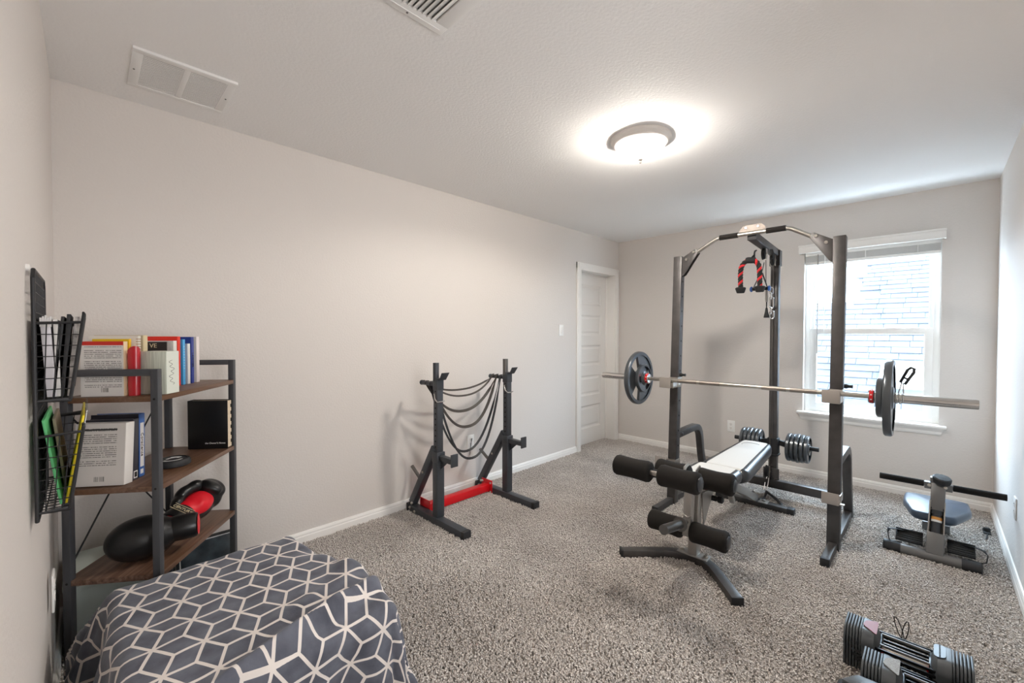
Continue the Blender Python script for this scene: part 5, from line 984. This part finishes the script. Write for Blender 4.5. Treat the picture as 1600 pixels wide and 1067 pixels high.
# pale plastic bin in the corner, under and behind the lowest board
MT['bin'] = mat('pale_bin_plastic', '#ccd6d0', .35)
bn2 = thing('storage_bin', 'pale greenish plastic storage bin in the corner below the lowest shelf board', 'bin', (.08, 2.56, 0)); m = W(bn2)
def ringp(x0, x1, y0, y1, r=.035): return rounded([(x0, y0), (x1, y0), (x1, y1), (x0, y1)], r, 4)
P0, P1_ = ringp(-.050, .205, 2.395, 2.715), ringp(-.072, .228, 2.372, 2.738); n = len(P0); vs = [(x, y, .006) for x, y in P0] + [(x, y, .30) for x, y in P1_]
m.add(vs, [(i, (i + 1) % n, n + (i + 1) % n, n + i) for i in range(n)] + [tuple(range(n))[::-1], tuple(range(n, 2 * n))]); obj('tub', m, MT['bin'], bn2)
m = W(bn2); m.prism(ringp(-.080, .236, 2.364, 2.746), .022, Matrix.Translation((0, 0, .30))); obj('lid', m, MT['bin'], bn2, .006)
# ---------------------------------------------------------------- patterned blanket over a box
def blanket_mat():
    m = bpy.data.materials.new('blanket_print'); m.use_nodes = True; t = NT(m); b = t.n['Principled BSDF']; uv = t.sep(t.coord('UV')); u, v = t.math('MULTIPLY', uv[0], 1.12), uv[1]; S = .079; W2 = .0048; tot = None
    wob = t.noise(9, 2, t.coord('UV'))
    for k in range(3):
        a = math.radians(60 * k + BROT); c, s = math.cos(a), math.sin(a)
        al = t.math('ADD', t.math('MULTIPLY', u, c), t.math('MULTIPLY', v, s)); pn = t.math('SUBTRACT', t.math('MULTIPLY', v, c), t.math('MULTIPLY', u, s)); hgt = S * math.sqrt(3) / 2
        row = t.math('ROUND', t.math('DIVIDE', pn, hgt)); dn = t.math('ABSOLUTE', t.math('SUBTRACT', pn, t.math('MULTIPLY', row, hgt)))
        tt = t.math('ADD', al, t.math('MULTIPLY', row, 1.5 * S)); fr_ = t.math('SUBTRACT', t.math('FRACT', t.math('ADD', t.math('DIVIDE', tt, 3 * S), .5)), .5)
        on = t.math('MULTIPLY', t.math('LESS_THAN', dn, W2), t.math('LESS_THAN', t.math('ABSOLUTE', fr_), (S + W2) / (3 * S))); tot = on if tot is None else t.math('MAXIMUM', tot, on)
    base = t.ramp(t.noise(14, 4, t.coord('UV')), [(.3, hexl('#4d4f59')), (.7, hexl('#6b6e79'))])
    t.l.new(t.mix(tot, base, (*hexl('#ddd5cf'), 1)), b.inputs['Base Color']); b.inputs['Roughness'].default_value = .9; b.inputs['Sheen Weight'].default_value = .25; b.inputs['Sheen Roughness'].default_value = .4; b.inputs['Specular IOR Level'].default_value = .2
    t.bump(t.noise(260, 2, t.pos()), .25, .002, b); return m
BROT = 4
BA, BBX, B0, B1, BT = .075, .640, 1.300, 1.965, .437
def drape(u, v):
    bx = .590 + .102 * max(0, min(1, (1.95 - v) / .45)); cx, cy = min(max(u, BA), bx), min(max(v, B0), B1); dx, dy = u - cx, v - cy; r = math.hypot(dx, dy)
    # soft lumps on the top and a rolled fold along the front edge
    z = BT + .006 * noise.noise(Vector((u * 5, v * 5, 0))) + .004 * noise.noise(Vector((u * 13, v * 13, 3)))
    fx, fy = .655, B0 + .085; gx, gy = BA + .08, B0 - .06; tx = max(0, min(1, ((u - gx) * (fx - gx) + (v - gy) * (fy - gy)) / ((fx - gx) ** 2 + (fy - gy) ** 2)))
    dl = ((u - gx) * (fy - gy) - (v - gy) * (fx - gx)) / math.hypot(fx - gx, fy - gy)        # >0 towards the front
    fold = (.046 * math.exp(-(dl / .023) ** 2) + .016 * math.exp(-((dl + .10) / .03) ** 2) * tx - (.036 * min(1, max(0, (dl) / .04)) if dl > 0 else 0)) * (.35 + .65 * tx) * (1 - .55 * max(0, (tx - .8) / .2)); 
    z += fold * math.exp(-max(0, r - .12) / .06) if r > .12 else fold
    z += .032 * math.exp(-((cx - .690) ** 2 + (v - 1.56) ** 2) / .05 ** 2) - .022 * math.exp(-((cx - .66) ** 2 + (v - 1.80) ** 2) / .06 ** 2)
    if r > .001: z = z
    if r < 1e-6: return (u, v, z)
    ex, ey = dx / r, dy / r; corner = 2 * min(abs(ex), abs(ey)) ; 
    per = u * 9 if abs(ey) > abs(ex) else v * 9
    front = max(0, min(1, (1.75 - v) / .45)) if ex > .3 else 0
    th = math.radians(89 - 9 * corner); 
    if ex < -.5: th = math.radians(80 - 18 * corner)
    R0 = .045
    if r < R0 * th: out, dn = R0 * math.sin(r / R0), R0 * (1 - math.cos(r / R0))
    else: q = r - R0 * th; out, dn = R0 * math.sin(th) + q * math.cos(th), R0 * (1 - math.cos(th)) + q * math.sin(th)
    amp = min(1, r / .3) * (.45 if ex > .5 else 1); ang = math.atan2(dy, dx)
    out += amp * (.022 * math.sin(per * 2.1 + 1.0) + .012 * math.sin(per * 4.7)) + amp * corner * .025 * math.sin(ang * 9)
    zz = z - dn
    if zz < .022:
        ov = .022 - zz; out += ov * .9; zz = .022 + .012 * (.5 + .5 * math.sin(per * 5 + r * 20)) * min(1, ov / .05)
    return (cx + ex * out, cy + ey * out, zz)
def blanket():
    u0, u1, v0, v1, stp = BA - .46, .695 + .43, B0 - .44, B1 + .34, .012; nu, nv = int((u1 - u0) / stp), int((v1 - v0) / stp); vs = []; uvs = []; fs = []
    for j in range(nv + 1):
        for i in range(nu + 1):
            u, v = u0 + i * stp, v0 + j * stp; p = list(drape(u, v))
            p[0] = max(p[0], XL + .035); vs.append(p); uvs.append((u, v))
    for j in range(nv):
        for i in range(nu): a = j * (nu + 1) + i; fs.append((a, a + 1, a + nu + 2, a + nu + 1))
    me = bpy.data.meshes.new('cloth'); me.from_pydata(vs, [], fs); l = me.uv_layers.new(name='UVMap')
    for lp in me.loops: l.data[lp.index].uv = uvs[lp.vertex_index]
    me.polygons.foreach_set('use_smooth', [True] * len(me.polygons)); me.materials.append(blanket_mat()); return me
bo = bpy.data.objects.new('blanket', blanket()); C.objects.link(bo); tag(bo, 'dark grey plush blanket with white cube lines draped over a low box', 'blanket')
s_ = bo.modifiers.new('thickness', 'SOLIDIFY'); s_.thickness = .007; s_.offset = -1
